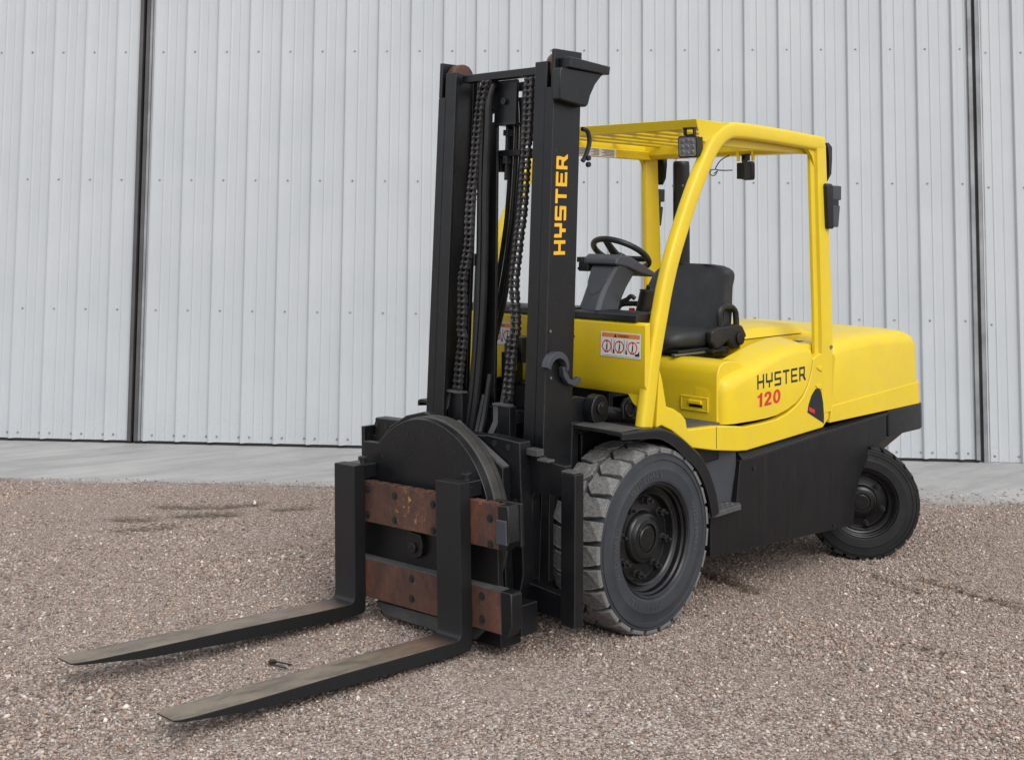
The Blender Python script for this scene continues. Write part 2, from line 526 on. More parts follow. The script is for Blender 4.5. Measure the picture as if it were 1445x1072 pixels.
# ------------------------------------------------------------------ the lie of the land
WU = Vector((math.cos(2.2689), math.sin(2.2689), 0))          # along the wall, towards the picture's right
WN = Vector((WU.y, -WU.x, 0))                                   # out of the wall, towards the camera
WQ = Vector((-1.299, -6.187, 0))                                # wall origin (a screw column)
D_CAM = (Vector((CAM.x, CAM.y, 0)) - WQ).dot(WN)                # 10.9 m
SLOPE = 0.0457
def g_plane(x, y):
    d = D_CAM - ((x - WQ.x) * WN.x + (y - WQ.y) * WN.y)         # distance in front of the camera plane
    d = np.clip(d, -2.0, D_CAM)
    return -SLOPE * (d - 5.54)
def fnoise(x, y, seed, f):
    s = 0
    r_ = np.random.default_rng(seed)
    for k in range(7):
        a = r_.uniform(0, 6.28); ff = f * r_.uniform(0.6, 1.7); ph = r_.uniform(0, 6.28)
        s = s + np.sin((x * np.cos(a) + y * np.sin(a)) * ff + ph)
    return s / 7
RUTS = ((1.20, 8.09, 1.45, 8.12, 0.09), (1.44, 7.82, 1.68, 7.90, 0.12), (1.21, 7.32, 1.47, 7.41, 0.08), (1.57, 8.14, 1.76, 8.27, 0.08), (1.08, 7.63, 1.24, 7.65, 0.09), (1.99, 8.12, 2.13, 8.19, 0.09),
        (5.86, 6.67, 6.21, 6.14, 0.045), (5.48, 5.47, 5.66, 5.33, 0.030), (4.72, 6.65, 4.93, 6.33, 0.060), (5.60, 6.76, 5.76, 6.38, 0.022))
def rut_mask(u, d):
    m = 0 * u
    for (u0, d0, u1, d1, w) in RUTS:
        t = np.clip(((u - u0) * (u1 - u0) + (d - d0) * (d1 - d0)) / ((u1 - u0) ** 2 + (d1 - d0) ** 2), 0, 1)
        dist = np.hypot(u - u0 - t * (u1 - u0), d - d0 - t * (d1 - d0))
        wob = 0.72 + 0.18 * np.sin(u * 31 + d * 47) + 0.22 * np.sin(u * 83 - d * 29)
        m = np.maximum(m, np.clip(wob, 0.1, 1.2) * np.exp(-(dist / w) ** 2))
    return m
def g_z(x, y):
    z = g_plane(x, y)
    z = z + 0.037 * np.exp(-((x - 0.0) ** 2 + (y + 0.55) ** 2) / 0.35)       # the far front wheel stands on a slight rise
    d = D_CAM - ((x - WQ.x) * WN.x + (y - WQ.y) * WN.y)
    fade = np.clip((8.6 - d) / 1.2, 0, 1)
    near = np.minimum(1, np.minimum((x ** 2 + (y - 0.55) ** 2) / 0.5, ((x + 1.99) ** 2 + (y - 0.55) ** 2) / 0.5))
    z = z + fade * near * (0.010 * fnoise(x, y, 3, 4.0) + 0.006 * fnoise(x, y, 5, 14.0))
    # wheel ruts scuffed into the gravel
    u = (x - WQ.x) * WU.x + (y - WQ.y) * WU.y
    m = rut_mask(u, d)
    z = z - 0.026 * m
    for tx, ty, a_, b_ in ((0.0, 0.54, 0.22, 0.20), (-2.03, 0.53, 0.20, 0.18)):
        rr = np.sqrt(((x - tx) / a_) ** 2 + ((y - ty) / b_) ** 2)
        z = z + 0.016 * np.exp(-((rr - 1.0) / 0.28) ** 2)      # stones pushed up round the tyres
    return z

# ground: one sheet to the horizon, finer under the yard
def ground_sheet():
    def axis(c, fine0, fine1):
        a = list(np.arange(fine0, fine1 + 1e-6, 0.035))
        s = 0.07; x = fine1
        while x < 260:
            s *= 1.35; x += s; a.append(x)
        s = 0.07; x = fine0
        while x > -260:
            s *= 1.35; x -= s; a.insert(0, x)
        return np.array(a)
    us = axis(0, -2.5, 10.0)      # along the wall
    ds = axis(0, 2.2, 9.4)        # away from the camera
    UU, DD = np.meshgrid(us, ds)
    X = WQ.x + WU.x * UU + WN.x * (D_CAM - DD)
    Y = WQ.y + WU.y * UU + WN.y * (D_CAM - DD)
    Z = g_z(X, Y)
    Z = np.where(DD > 9.05, Z - 0.05, Z)
    nv, nu = UU.shape
    me = bpy.data.meshes.new('ground')
    me.vertices.add(nu * nv)
    me.vertices.foreach_set('co', np.stack([X, Y, Z], -1).astype(np.float32).ravel())
    i, j = np.meshgrid(np.arange(nu - 1), np.arange(nv - 1))
    a = (j * nu + i).ravel()
    q = np.stack([a, a + nu, a + nu + 1, a + 1], -1)
    me.loops.add(q.size); me.loops.foreach_set('vertex_index', q.ravel().astype(np.int32))
    me.polygons.add(len(q)); me.polygons.foreach_set('loop_start', (np.arange(len(q)) * 4).astype(np.int32))
    me.update(calc_edges=True); me.validate()
    bm = bmesh.new(); bm.from_mesh(me); bmesh.ops.recalc_face_normals(bm, faces=bm.faces)
    if sum(f.normal.z for f in bm.faces) < 0:
        bmesh.ops.reverse_faces(bm, faces=bm.faces)
    bm.to_mesh(me); bm.free()
    ta = me.attributes.new('turned_soil', 'FLOAT', 'POINT')
    ta.data.foreach_set('value', np.clip(rut_mask(UU, DD), 0, 1).astype(np.float32).ravel())
    me.materials.append(GROUND)
    finish(me, 60)
    o = bpy.data.objects.new('ground', me)
    link(o)
    tag(o, 'wide yard of packed pinkish brown crushed rock', 'ground', kind='structure')
ground_sheet()

def wall_pt(u, out, z):
    return (WQ.x + WU.x * u + WN.x * out, WQ.y + WU.y * u + WN.y * out, z)

# concrete apron between gravel and doors, laid as slabs with saw-cut joints
apron = None
def make_apron():
    global apron
    cuts = [-9.0, -3.3, 4.15, 9.6, 16.5]
    outs = 1.97
    slabs = []
    for k in range(len(cuts) - 1):
        u0, u1 = cuts[k] + 0.004, cuts[k + 1] - 0.004
        n = 24
        ring_t, ring_b = [], []
        for i in range(n + 1):
            u = u0 + (u1 - u0) * i / n
            ring_t.append((u, outs + 0.015 * math.sin(u * 5) + 0.012 * math.sin(u * 13.7)))
        top = [(u0, -0.15)] + ring_t + [(u1, -0.15)]
        def z_of(o_): return -SLOPE * (D_CAM - max(o_, 0) - 5.54) + 0.012
        V = [wall_pt(u, o_, z_of(o_)) for u, o_ in top] + [wall_pt(u, o_, z_of(o_) - 0.14) for u, o_ in top]
        m = len(top)
        F = [tuple(range(m)), tuple(range(2 * m - 1, m - 1, -1))] + [(i, m + i, m + (i + 1) % m, (i + 1) % m) for i in range(m)]
        slabs.append((V, F))
    apron = part('concrete_apron', slabs[0], CONC, None, smooth=0)
    tag(apron, 'pale grey concrete apron along the foot of the white doors', 'apron', kind='structure')
    for s in slabs[1:]:
        part('slab', s, CONC, apron, smooth=0)
make_apron()

# ------------------------------------------------------------------ gravel: loose stones on the sheet
def make_gravel(name, n, seed, d0, d1, smin, smax, label):
    r_ = np.random.default_rng(seed)
    N0 = int(n * 1.9)
    d = np.sqrt(r_.uniform(d0 ** 2, d1 ** 2, N0)) if False else r_.uniform(d0, d1, N0)
    half = 0.47 * d + 0.7
    lat = r_.uniform(-1, 1, N0) * (0.47 * d1 + 0.7)
    keep = np.abs(lat) < half
    d, lat = d[keep], lat[keep]
    f2 = np.array([c_fwd.x, c_fwd.y]); f2 /= np.linalg.norm(f2)
    r2 = np.array([c_right.x, c_right.y]); r2 /= np.linalg.norm(r2)
    x = CAM.x + f2[0] * d + r2[0] * lat
    y = CAM.y + f2[1] * d + r2[1] * lat
    out = (x - WQ.x) * WN.x + (y - WQ.y) * WN.y
    edge = 1.93 + 0.16 * fnoise(x, y, 21, 3.0) + 0.10 * fnoise(x, y, 22, 11.0)
    dens = 0.72 + 0.42 * fnoise(x, y, 31, 2.2) + 0.25 * fnoise(x, y, 32, 7.0)
    spill = (out < edge) & (out > 0.05) & (r_.uniform(0, 1, len(x)) < 0.22 * np.exp(-(edge - out) / 0.22) + 0.010)
    keep = ((out > edge) & (r_.uniform(0, 1, len(x)) < dens)) | spill
    # keep clear of the tyres' contact patches
    keep &= ~((np.abs(x) < 0.10) & (np.abs(np.abs(y) - 0.54) < 0.15))
    x, y, out = x[keep][:n], y[keep][:n], out[keep][:n]
    n = len(x)
    s = np.clip(r_.lognormal(0, 0.42, n), 0.45, 2.6)
    s = smin + (smax - smin) * (s - 0.45) / 2.15
    fine = np.clip(0.5 + 1.1 * fnoise(x, y, 61, 1.5) + 0.7 * fnoise(x, y, 62, 4.5), 0, 1)
    s = s * (0.62 + 0.50 * fine)
    z = np.where(out < 1.985, -SLOPE * (D_CAM - np.maximum(out, 0) - 5.54) + 0.012, g_z(x, y))
    base = np.array([(1, 0, 0), (-1, 0, 0), (0, 1, 0), (0, -1, 0), (0, 0, 1), (0, 0, -1)], float)
    tri = np.array([(0, 2, 4), (2, 1, 4), (1, 3, 4), (3, 0, 4), (2, 0, 5), (1, 2, 5), (3, 1, 5), (0, 3, 5)])
    P = base[None] * (1 + r_.uniform(-0.35, 0.35, (n, 6, 1))) + r_.uniform(-0.28, 0.28, (n, 6, 3))
    P *= (r_.uniform(0.6, 1.5, (n, 1, 3)) * np.array([1, 1, 0.62]))
    a = r_.uniform(0, 6.283, n); t = r_.normal(0, 0.45, n)
    ca, sa, ct, st = np.cos(a), np.sin(a), np.cos(t), np.sin(t)
    X = P[..., 0]; Y = P[..., 1] * ct[:, None] - P[..., 2] * st[:, None]; Zz = P[..., 1] * st[:, None] + P[..., 2] * ct[:, None]
    Xr = X * ca[:, None] - Y * sa[:, None]; Yr = X * sa[:, None] + Y * ca[:, None]
    co = np.stack([x[:, None] + Xr * s[:, None], y[:, None] + Yr * s[:, None], (z + 0.30 * s)[:, None] + Zz * s[:, None]], -1)
    me = bpy.data.meshes.new(name)
    me.vertices.add(n * 6); me.vertices.foreach_set('co', co.astype(np.float32).ravel())
    F = (tri[None] + 6 * np.arange(n)[:, None, None]).reshape(-1, 3)
    me.loops.add(F.size); me.loops.foreach_set('vertex_index', F.ravel().astype(np.int32))
    me.polygons.add(len(F)); me.polygons.foreach_set('loop_start', (np.arange(len(F)) * 3).astype(np.int32))
    me.update(calc_edges=True)
    pal = np.array([(0.245, 0.195, 0.165), (0.34, 0.285, 0.252), (0.46, 0.40, 0.365), (0.30, 0.275, 0.265), (0.38, 0.295, 0.25),
                    (0.15, 0.120, 0.103), (0.58, 0.54, 0.505), (0.74, 0.72, 0.68), (0.35, 0.335, 0.345), (0.33, 0.205, 0.165), (0.085, 0.08, 0.077)])
    pr = np.array([.18, .22, .17, .08, .15, .07, .06, .022, .04, .02, .02]); pr /= pr.sum()
    c = pal[r_.choice(len(pal), n, p=pr)] * r_.uniform(0.85, 1.30, (n, 1))
    wrm = fnoise(x, y, 51, 1.9)[:, None] * 0.5 + fnoise(x, y, 52, 6.0)[:, None] * 0.35
    c = c * (1 + wrm * np.array([0.14, 0.10, 0.06]))
    rm = np.clip(rut_mask((x - WQ.x) * WU.x + (y - WQ.y) * WU.y, D_CAM - out) * 1.3, 0, 1)[:, None]
    c = c * (1 - rm * np.array([0.70, 0.77, 0.85]))
    c = 0.88 * c + 0.12 * np.array([0.36, 0.295, 0.255])
    c = c * np.array([1.00, 0.935, 0.885])
    c4 = np.concatenate([c, np.ones((n, 1))], 1)
    at = me.attributes.new('stone_colour', 'FLOAT_COLOR', 'POINT')
    at.data.foreach_set('color', np.repeat(c4, 6, 0).astype(np.float32).ravel())
    me.materials.append(STONE)
    o = bpy.data.objects.new(name, me)
    link(o)
    tag(o, label, 'gravel', kind='stuff')
make_gravel('gravel', 330000, 41, 3.35, 9.3, 0.0024, 0.0125, 'loose angular crushed stone scattered over the yard')

# ------------------------------------------------------------------ the metal building
bld = empty('metal_building', wall_pt(3.6, 0, -SLOPE * (D_CAM - 5.54)))
tag(bld, 'white ribbed sheet metal building with tall sliding doors', 'building')
BZ = -SLOPE * (D_CAM - 5.54)
WTOP = 5.6
RIB = 0.3048
def to_local(p):
    return (p[0] - bld.location.x, p[1] - bld.location.y, p[2] - bld.location.z)
# cross-section of one rib pitch: (u offset, out)
PROF = [(0.0, 0.0), (0.010, 0.029), (0.014, 0.031), (0.028, 0.031), (0.033, 0.029), (0.064, 0.002), (0.070, 0.0), (0.118, 0.0), (0.124, 0.005), (0.132, 0.005), (0.142, 0.0),
        (0.205, 0.0), (0.212, 0.0042), (0.222, 0.0042), (0.229, 0.0)]
def sheet(u0, u1, phase, out, z0, z1):
    """ribbed sheet from u0 to u1; ribs at phase + k*RIB"""
    k0 = int(math.floor((u0 - phase) / RIB)) - 1
    pts = [(u0, None)]
    k = k0
    while phase + k * RIB < u1 + RIB:
        for a, h in PROF:
            u = phase + k * RIB + a
            if u0 < u < u1:
                pts.append((u, h))
        k += 1
    pts.append((u1, None))
    allp = [(phase + kk * RIB + a, h) for kk in range(k0 - 1, k + 2) for a, h in PROF]
    us = [p[0] for p in allp]; hsx = [p[1] for p in allp]
    pts = [(u, float(np.interp(u, us, hsx)) if h is None else h) for u, h in pts]
    V = [to_local(wall_pt(u, out + h, z0)) for u, h in pts] + [to_local(wall_pt(u, out + h, z1)) for u, h in pts]
    n = len(pts)
    F = [(i, i + 1, n + i + 1, n + i) for i in range(n - 1)]
    return V, F
def screws(us, zs, out, r=0.0085):
    gs = []
    for u in us:
        for z in zs:
            c = Vector(to_local(wall_pt(u, out, z)))
            rr = []
            for rad, h in ((r * 1.25, 0.0), (r * 1.25, 0.002), (r * 0.65, 0.003), (r * 0.6, 0.009)):
                rr.append([tuple(c + WU * rad * math.cos(t * math.pi / 3) + Vector((0, 0, 1)) * rad * math.sin(t * math.pi / 3) + WN * h) for t in range(6)])
            gs.append(loft(rr))
    return join(*gs)
SCREW = painted('screw_heads', (0.27, 0.28, 0.29), 0.45, metal=0.4, var=0.3)
ROWS = [3.4015, 2.1966, 0.9917, 4.6064]
def leaf(name, u0, u1, phase, out, screw0, rows, z_low, edge_l, edge_r, sheets=3, mats=(None, None)):
    """a sliding door leaf: ribbed sheets, dark edge trims, black bottom strip, screws"""
    a0 = u0 + (0.036 if edge_l else 0); a1 = u1 - (0.036 if edge_r else 0)
    first = None
    k = math.ceil((a0 - phase) / RIB)
    start = a0
    cuts = []
    while phase + k * RIB < a1 - 0.2:
        if k % sheets == 0 and phase + k * RIB > a0 + 0.25:
            cuts.append(phase + k * RIB - 0.012)
        k += 1
    bounds = [a0] + cuts + [a1]
    door = part(name, sheet(bounds[0], bounds[1], phase, out, z_low, WTOP), WALL, bld, smooth=20)
    for i in range(1, len(bounds) - 1):
        part('ribbed_sheet', sheet(bounds[i], bounds[i + 1], phase, out, z_low, WTOP), WALL, door, smooth=20)
    def bar(u_a, u_b, o_a, o_b, za, zb):
        V = [to_local(wall_pt(u, o, z)) for u in (u_a, u_b) for o in (o_a, o_b) for z in (za, zb)]
        return V, box(0, 1, 0, 1, 0, 1)[1]
    if edge_l: part('edge_trim', bar(u0, u0 + 0.034, out - 0.05, out + 0.032, z_low - 0.002, WTOP), mats[0] or TRIM, door, bevel=0.003)
    if edge_r: part('edge_trim', bar(u1 - 0.034, u1, out - 0.05, out + 0.032, z_low - 0.002, WTOP), mats[1] or TRIM, door, bevel=0.003)
    if edge_l: part('edge_flashing', bar(u0 + 0.036, u0 + 0.058, out - 0.02, out + 0.029, z_low, WTOP), SCREW, door, bevel=0.003)
    part('bottom_strip', bar(u0, u1, out - 0.05, out - 0.004, BZ + 0.010, z_low + 0.03), DULLBLK, door)  # plain black strip filling the gap along the foot of the leaf
    ks = [screw0 + i * RIB for i in range(-60, 60)]
    us = [u for u in ks if a0 + 0.05 < u < a1 - 0.03]
    sg = screws(us, rows, out + 0.0)
    us2 = [u + dlt for u in us for dlt in (0.0, 0.205) if u + dlt < a1 - 0.03]
    s2 = screws(us2, [z_low + 0.05], out + 0.0, 0.0095)
    so = part('screw_rows', join(sg, s2), SCREW, door, smooth=0)
    so['kind'] = 'stuff'
    return door
def plain(us, outs, zs):
    V = [to_local(wall_pt(u, o, z)) for u in us for o in outs for z in zs]
    return V, box(0, 1, 0, 1, 0, 1)[1]
# screw columns sit just past each rib
leaf('sliding_door', -6.8, -0.192, -0.063 - 4 * RIB - 0.0875, 0.0, -0.063 - 4 * RIB - 0.0, ROWS, BZ + 0.045, False, True)
leaf('sliding_door', -0.162, 7.411, -0.0875, 0.0, 0.0, ROWS, BZ + 0.045, True, True, mats=(None, SCREW))
leaf('fixed_wall_panel', 7.450, 15.5, 7.55 - 0.0875, -0.035, 7.55, [z - 0.03 for z in ROWS], BZ + 0.02, True, False, mats=(SCREW, None))
part('door_jamb', plain((7.405, 7.455), (-0.075, -0.045), (BZ, WTOP)), TRIM, bld)
part('end_wall', plain((-6.9, -6.8), (-9, -0.06), (BZ - 0.2, WTOP)), WALL, bld)
part('end_wall', plain((15.5, 15.6), (-9, -0.06), (BZ - 0.2, WTOP)), WALL, bld)
part('back_wall', plain((-6.9, 15.6), (-9.1, -9.0), (BZ - 0.2, WTOP)), WALL, bld)
part('inner_dark_lining', plain((-6.8, 15.5), (-0.30, -0.20), (BZ - 0.1, WTOP)), DULLBLK, bld)
part('roof', plain((-7.1, 15.8), (-9.3, 0.35), (WTOP + 0.01, WTOP + 0.18)), WALL, bld)
part('fascia_track', plain((-7.0, 15.7), (-0.10, 0.16), (WTOP - 0.22, WTOP)), TRIM, bld)

# ------------------------------------------------------------------ the forklift
FL = empty('forklift', (0, 0, 0))
tag(FL, 'yellow and black forklift with lowered mast and fork rotator on the gravel', 'forklift')
def P(name, geo, mat, parent=None, **k):
    return part(name, geo, mat, parent if parent is not None else FL, **k)

# ---- lettering made of small flat tiles
def letter(ch, t=0.21):
    w = 0.86
    T = {
     'H': [(0, 0, t, 1), (w - t, 0, w, 1), (t, 0.40, w - t, 0.40 + t)],
     'Y': [(0, 0.34 + t, t, 1), (w - t, 0.34 + t, w, 1), (0, 0.34, w, 0.34 + t), (w / 2 - t / 2, 0, w / 2 + t / 2, 0.34)],
     'S': [(0, 0, w, t), (w - t, t, w, 0.395), (0, 0.395, w, 0.395 + t), (0, 0.395 + t, t, 1 - t), (0, 1 - t, w, 1)],
     'T': [(0, 1 - t, w, 1), (w / 2 - t / 2, 0, w / 2 + t / 2, 1 - t)],
     'E': [(0, 0, t, 1), (t, 0, w, t), (t, 0.40, w * 0.9, 0.40 + t * 0.95), (t, 1 - t, w, 1)],
     'R': [(0, 0, t, 1), (t, 1 - t, w - 0.08, 1), (w - t - 0.08, 0.34 + t, w - 0.08, 1 - t), (t, 0.34, w - 0.12, 0.34 + t), (w - t - 0.10, 0, w, 0.34)],
    }[ch]
    return T, w
def word(s, h, pitch, place, cham=0.055, st=0.21):
    """place(u, v) -> 3-D point on the surface"""
    V, F = [], []
    x = 0
    for ch in s:
        T, w = letter(ch, st)
        for (a, b, c, d) in T:
            pts = []
            ex = lambda q: abs(q[0]) < 1e-6 or abs(q[0] - w) < 1e-6
            ey = lambda q: abs(q[1]) < 1e-6 or abs(q[1] - 1) < 1e-6
            for q, d1, d2 in (((a, b), (0, 1), (1, 0)), ((c, b), (-1, 0), (0, 1)), ((c, d), (0, -1), (-1, 0)), ((a, d), (1, 0), (0, -1))):
                if (ex(q) and ey(q) and ch == 'S') or (ch == 'R' and q[1] > 0.9 and q[0] > 0.7):
                    pts += [(q[0] + d1[0] * cham, q[1] + d1[1] * cham), (q[0] + d2[0] * cham, q[1] + d2[1] * cham)]
                else:
                    pts.append(q)
            if ch == 'R' and b == 0 and a > 0.3:
                pts = [(w - 0.20, 0), (w + 0.08, 0), (w - 0.14, 0.34), (w - 0.42, 0.34)]
            n = len(V)
            V += [place((x + px) * h, py * h) for px, py in pts]
            F.append(tuple(range(n, n + len(pts))))
        x += pitch
    return V, F
def digits(s, h, place):
    V, F = [], []
    x = 0
    def add(pts):
        n = len(V)
        V.extend(place((x + a) * h, b * h) for a, b in pts)
        F.append(tuple(range(n, n + len(pts))))
    for ch in s:
        if ch == '1':
            add([(0.20, 0), (0.42, 0), (0.42, 1), (0.26, 1), (0.20, 0.88), (0.02, 0.82), (0.02, 0.66), (0.20, 0.70)])
            x += 0.58
        elif ch == '2':
            add([(0, 0), (0.62, 0), (0.62, 0.19), (0.30, 0.19), (0.40, 0.30), (0.55, 0.46), (0.61, 0.60), (0.62, 0.72), (0.57, 0.88), (0.46, 0.97), (0.30, 1.0), (0.14, 0.96), (0.04, 0.85), (0.0, 0.66),
                 (0.20, 0.64), (0.22, 0.76), (0.30, 0.83), (0.38, 0.78), (0.40, 0.68), (0.35, 0.56), (0.18, 0.36), (0.05, 0.20)])
            x += 0.76
        elif ch == '0':
            n = 20
            out = [(0.32 + 0.32 * math.sin(2 * math.pi * i / n), 0.5 + 0.51 * math.cos(2 * math.pi * i / n)) for i in range(n)]
            inn = [(0.32 + 0.115 * math.sin(2 * math.pi * i / n), 0.5 + 0.32 * math.cos(2 * math.pi * i / n)) for i in range(n)]
            for i in range(n):
                j = (i + 1) % n
                add([out[i], out[j], inn[j], inn[i]])
            x += 0.72
    return V, F
def text_geo(s, size, offset=0.0):
    cu = bpy.data.curves.new('t', 'FONT')
    cu.body = s; cu.size = size; cu.offset = offset; cu.resolution_u = 4
    o = bpy.data.objects.new('t', cu)
    COL.objects.link(o)
    bpy.context.view_layer.update()
    me = bpy.data.meshes.new_from_object(o.evaluated_get(bpy.context.evaluated_depsgraph_get()))
    g = ([tuple(v.co) for v in me.vertices], [tuple(p.vertices) for p in me.polygons])
    bpy.data.objects.remove(o); bpy.data.curves.remove(cu); bpy.data.meshes.remove(me)
    return g
def ring2d(cx, cy, r, t, place, n=20):
    V = []; F = []
    for i in range(n):
        a = 2 * math.pi * i / n
        V += [place(cx + r * math.cos(a), cy + r * math.sin(a)), place(cx + (r - t) * math.cos(a), cy + (r - t) * math.sin(a))]
    for i in range(n):
        j = (i + 1) % n
        F.append((2 * i, 2 * j, 2 * j + 1, 2 * i + 1))
    return V, F
def poly2d(pts, place):
    return [place(*p) for p in pts], [tuple(range(len(pts)))]

# ================================================================= wheels
def ring_map(s, y, r, R0):
    a = s / R0
    return (r * math.sin(a), y, r * math.cos(a))
def build_wheel(center, Rt, width, rim_r, steer, side, nblk, inset, nuts, label=None, rot0=0.0, detail=True, rear=False):
    """axle along local +Y pointing outwards; side=+1 left, -1 right"""
    ow = width / 2
    M = Matrix.Translation(center) @ Matrix.Rotation(steer, 4, 'Z') @ (Matrix.Rotation(math.pi, 4, 'Z') if side < 0 else Matrix.Identity(4)) @ Matrix.Rotation(rot0, 4, 'Y')
    k = Rt / 0.4135
    rc = Rt - 0.026 * k
    # rim: dish with hub
    rim_prof = [(0.0, ow - 0.060 * k), (0.056 * k, ow - 0.060 * k), (0.062 * k, ow - 0.066 * k), (0.066 * k, ow - 0.052 * k), (0.084 * k, ow - 0.054 * k), (0.096 * k, ow - 0.064 * k), (0.104 * k, ow - 0.066 * k), (0.112 * k, ow - 0.074 * k),
                (0.118 * k, ow - 0.092 * k), (rim_r * 0.50, ow - 0.094 * k), (rim_r * 0.735, ow - 0.094 * k), (rim_r * 0.755, ow - 0.080 * k), (rim_r * 0.775, ow - 0.058 * k), (rim_r * 0.80, ow - 0.052 * k), (rim_r * 0.815, ow - 0.058 * k),
                (rim_r * 0.84, ow - 0.066 * k), (rim_r * 0.90, ow - 0.056 * k), (rim_r * 0.915, ow - 0.034 * k), (rim_r * 0.945, ow - 0.028 * k), (rim_r * 0.955, ow - 0.014 * k), (rim_r * 0.985, ow - 0.008 * k), (rim_r * 1.01, ow - 0.012), (rim_r * 1.012, -ow + 0.01), (rim_r * 0.9, -ow + 0.02), (0.0, -ow + 0.06)]
    wh = P('wheel', mat_xf(lathe_y(rim_prof, 72), M), RIM, smooth=28, label=label)
    ty_prof = [(rim_r * 0.995, ow - 0.016), (rim_r * 1.015, ow - 0.003), (rim_r * 1.04, ow + 0.001), (rim_r * 1.06, ow + 0.0015), (rc * 0.80, ow + 0.004), (rc * 0.815, ow + 0.0005), (rc * 0.90, ow - 0.002), (rc * 0.905, ow + 0.002),
               (rc * 0.945, ow + 0.001), (rc * 0.95, ow - 0.004), (rc * 0.965, ow - 0.005), (rc * 0.972, ow - 0.001), (rc * 0.985, ow - 0.003), (rc, ow - 0.016), (rc, -ow + 0.016), (rc * 0.97, -ow + 0.001), (rim_r, -ow)]
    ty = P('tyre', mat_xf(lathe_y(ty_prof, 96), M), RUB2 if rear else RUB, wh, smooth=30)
    # tread blocks: two staggered rows with angled centre ends
    pitch = 2 * math.pi * Rt / nblk
    g = 0.017 * k
    me_cache = {}
    def block(row):
        sgn = 1 if row == 0 else -1
        e = ow - 0.004
        c0 = 0.004
        poly = [(-pitch / 2 + g / 2 + 0.004, e), (pitch / 2 - g / 2 - 0.004, e), (pitch / 2 - g / 2 + 0.010 * k, e * 0.62), (pitch * 0.42 + 0.018 * k, e * 0.30),
                (pitch * 0.20, c0), (-pitch * 0.45, c0 + 0.012 * k), (-pitch / 2 + g / 2 - 0.004 + 0.018 * k, e * 0.30), (-pitch / 2 + g / 2 + 0.010 * k, e * 0.62)]
        rings = []
        for rr, sh in ((rc - 0.006, 1.0), (Rt - 0.004 * k, 1.0), (Rt, 0.95)):
            ring = []
            cx = sum(p[0] for p in poly) / len(poly); cy = sum(p[1] for p in poly) / len(poly)
            for (s, y) in poly:
                s2 = cx + (s - cx) * sh; y2 = cy + (y - cy) * sh
                dr = -0.012 * k if y > e * 0.95 else 0
                ring.append(ring_map(s2, sgn * y2, rr + (dr if rr > rc else 0), Rt))
            rings.append(ring)
        return loft(rings)
    protos = []
    for row in (0, 1):
        v, f = block(row)
        me = bpy.data.meshes.new('tread_block')
        me.from_pydata(v, [], f)
        bm = bmesh.new(); bm.from_mesh(me); bmesh.ops.recalc_face_normals(bm, faces=bm.faces); bm.to_mesh(me); bm.free()
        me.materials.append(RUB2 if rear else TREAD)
        protos.append(me)
    for i in range(nblk):
        for row in (0, 1):
            o = bpy.data.objects.new('tread_block', protos[row])
            link(o, wh)
            o.matrix_world = M @ Matrix.Rotation(2 * math.pi * (i + 0.5 * row) / nblk, 4, 'Y')
    # hub cap and nuts
    if detail:
        P('hub_cap', mat_xf(lathe_y([(0.0, ow - 0.052 * k), (0.046 * k, ow - 0.052 * k), (0.051 * k, ow - 0.056 * k), (0.051 * k, ow - 0.066 * k)], 40), M), RIM, wh)
        rb = rim_r * 0.645
        yb = ow - 0.0945 * k
        for i in range(nuts):
            a = 2 * math.pi * (i + 0.3) / nuts
            c = (rb * math.cos(a), rb * math.sin(a))
            hexa = [(c[0] + 0.017 * k * math.cos(t * math.pi / 3 + a), c[1] + 0.017 * k * math.sin(t * math.pi / 3 + a)) for t in range(6)]
            small = [(c[0] + 0.007 * k * math.cos(t * math.pi / 4), c[1] + 0.007 * k * math.sin(t * math.pi / 4)) for t in range(8)]
            wash = [(c[0] + 0.020 * k * math.cos(t * math.pi / 6), c[1] + 0.020 * k * math.sin(t * math.pi / 6)) for t in range(12)]
            gq = join(prism(wash, 'y', yb, yb + 0.005), prism(hexa, 'y', yb + 0.005, yb + 0.030), prism(small, 'y', yb + 0.030, yb + 0.052))
            P('lug_nut', mat_xf(gq, M), RIM, wh, smooth=0)
    # moulded name around the sidewall
    if detail and not rear:
        for q, a_mid in enumerate((78, 180, 290, 2)):
            geo = []
            txt = 'WIDEWALL'
            for i, ch in enumerate(txt):
                v, f = text_geo(ch, 0.040 * k, 0.0006)
                if not v: continue
                xs = [p[0] for p in v]
                cx = (min(xs) + max(xs)) / 2
                a = R(a_mid) + (i - 3.5) * 0.030 * k / (rc * 0.74)
                rr = rc * 0.715
                def pl(p):
                    u = p[0] - cx; w_ = p[1]
                    er = Vector((math.cos(a), 0, math.sin(a))); et = Vector((-math.sin(a), 0, math.cos(a)))
                    qv = er * (rr + w_) + et * u
                    # follow the slightly bulged sidewall
                    return (qv.x, ow + 0.0058, qv.z)
                geo.append(([pl(p) for p in v], f))
            P('moulded_lettering', mat_xf(join(*geo), M), LETRUB, wh, smooth=0)
    return wh
FW = 0.282
build_wheel((0.0, 0.673 - FW / 2, 0.4135 - 0.006), 0.4135, FW, 0.250, 0.0, 1, 25, 0.060, 8, 'dusty front wheel with worn lugged tyre', rot0=0.05)
build_wheel((0.0, -(0.673 - FW / 2), 0.4135 - 0.006), 0.4135, FW, 0.250, 0.0, -1, 25, 0.060, 8, detail=False)
RW = 0.21
st = R(-50)
def rear_c(yy):
    return None
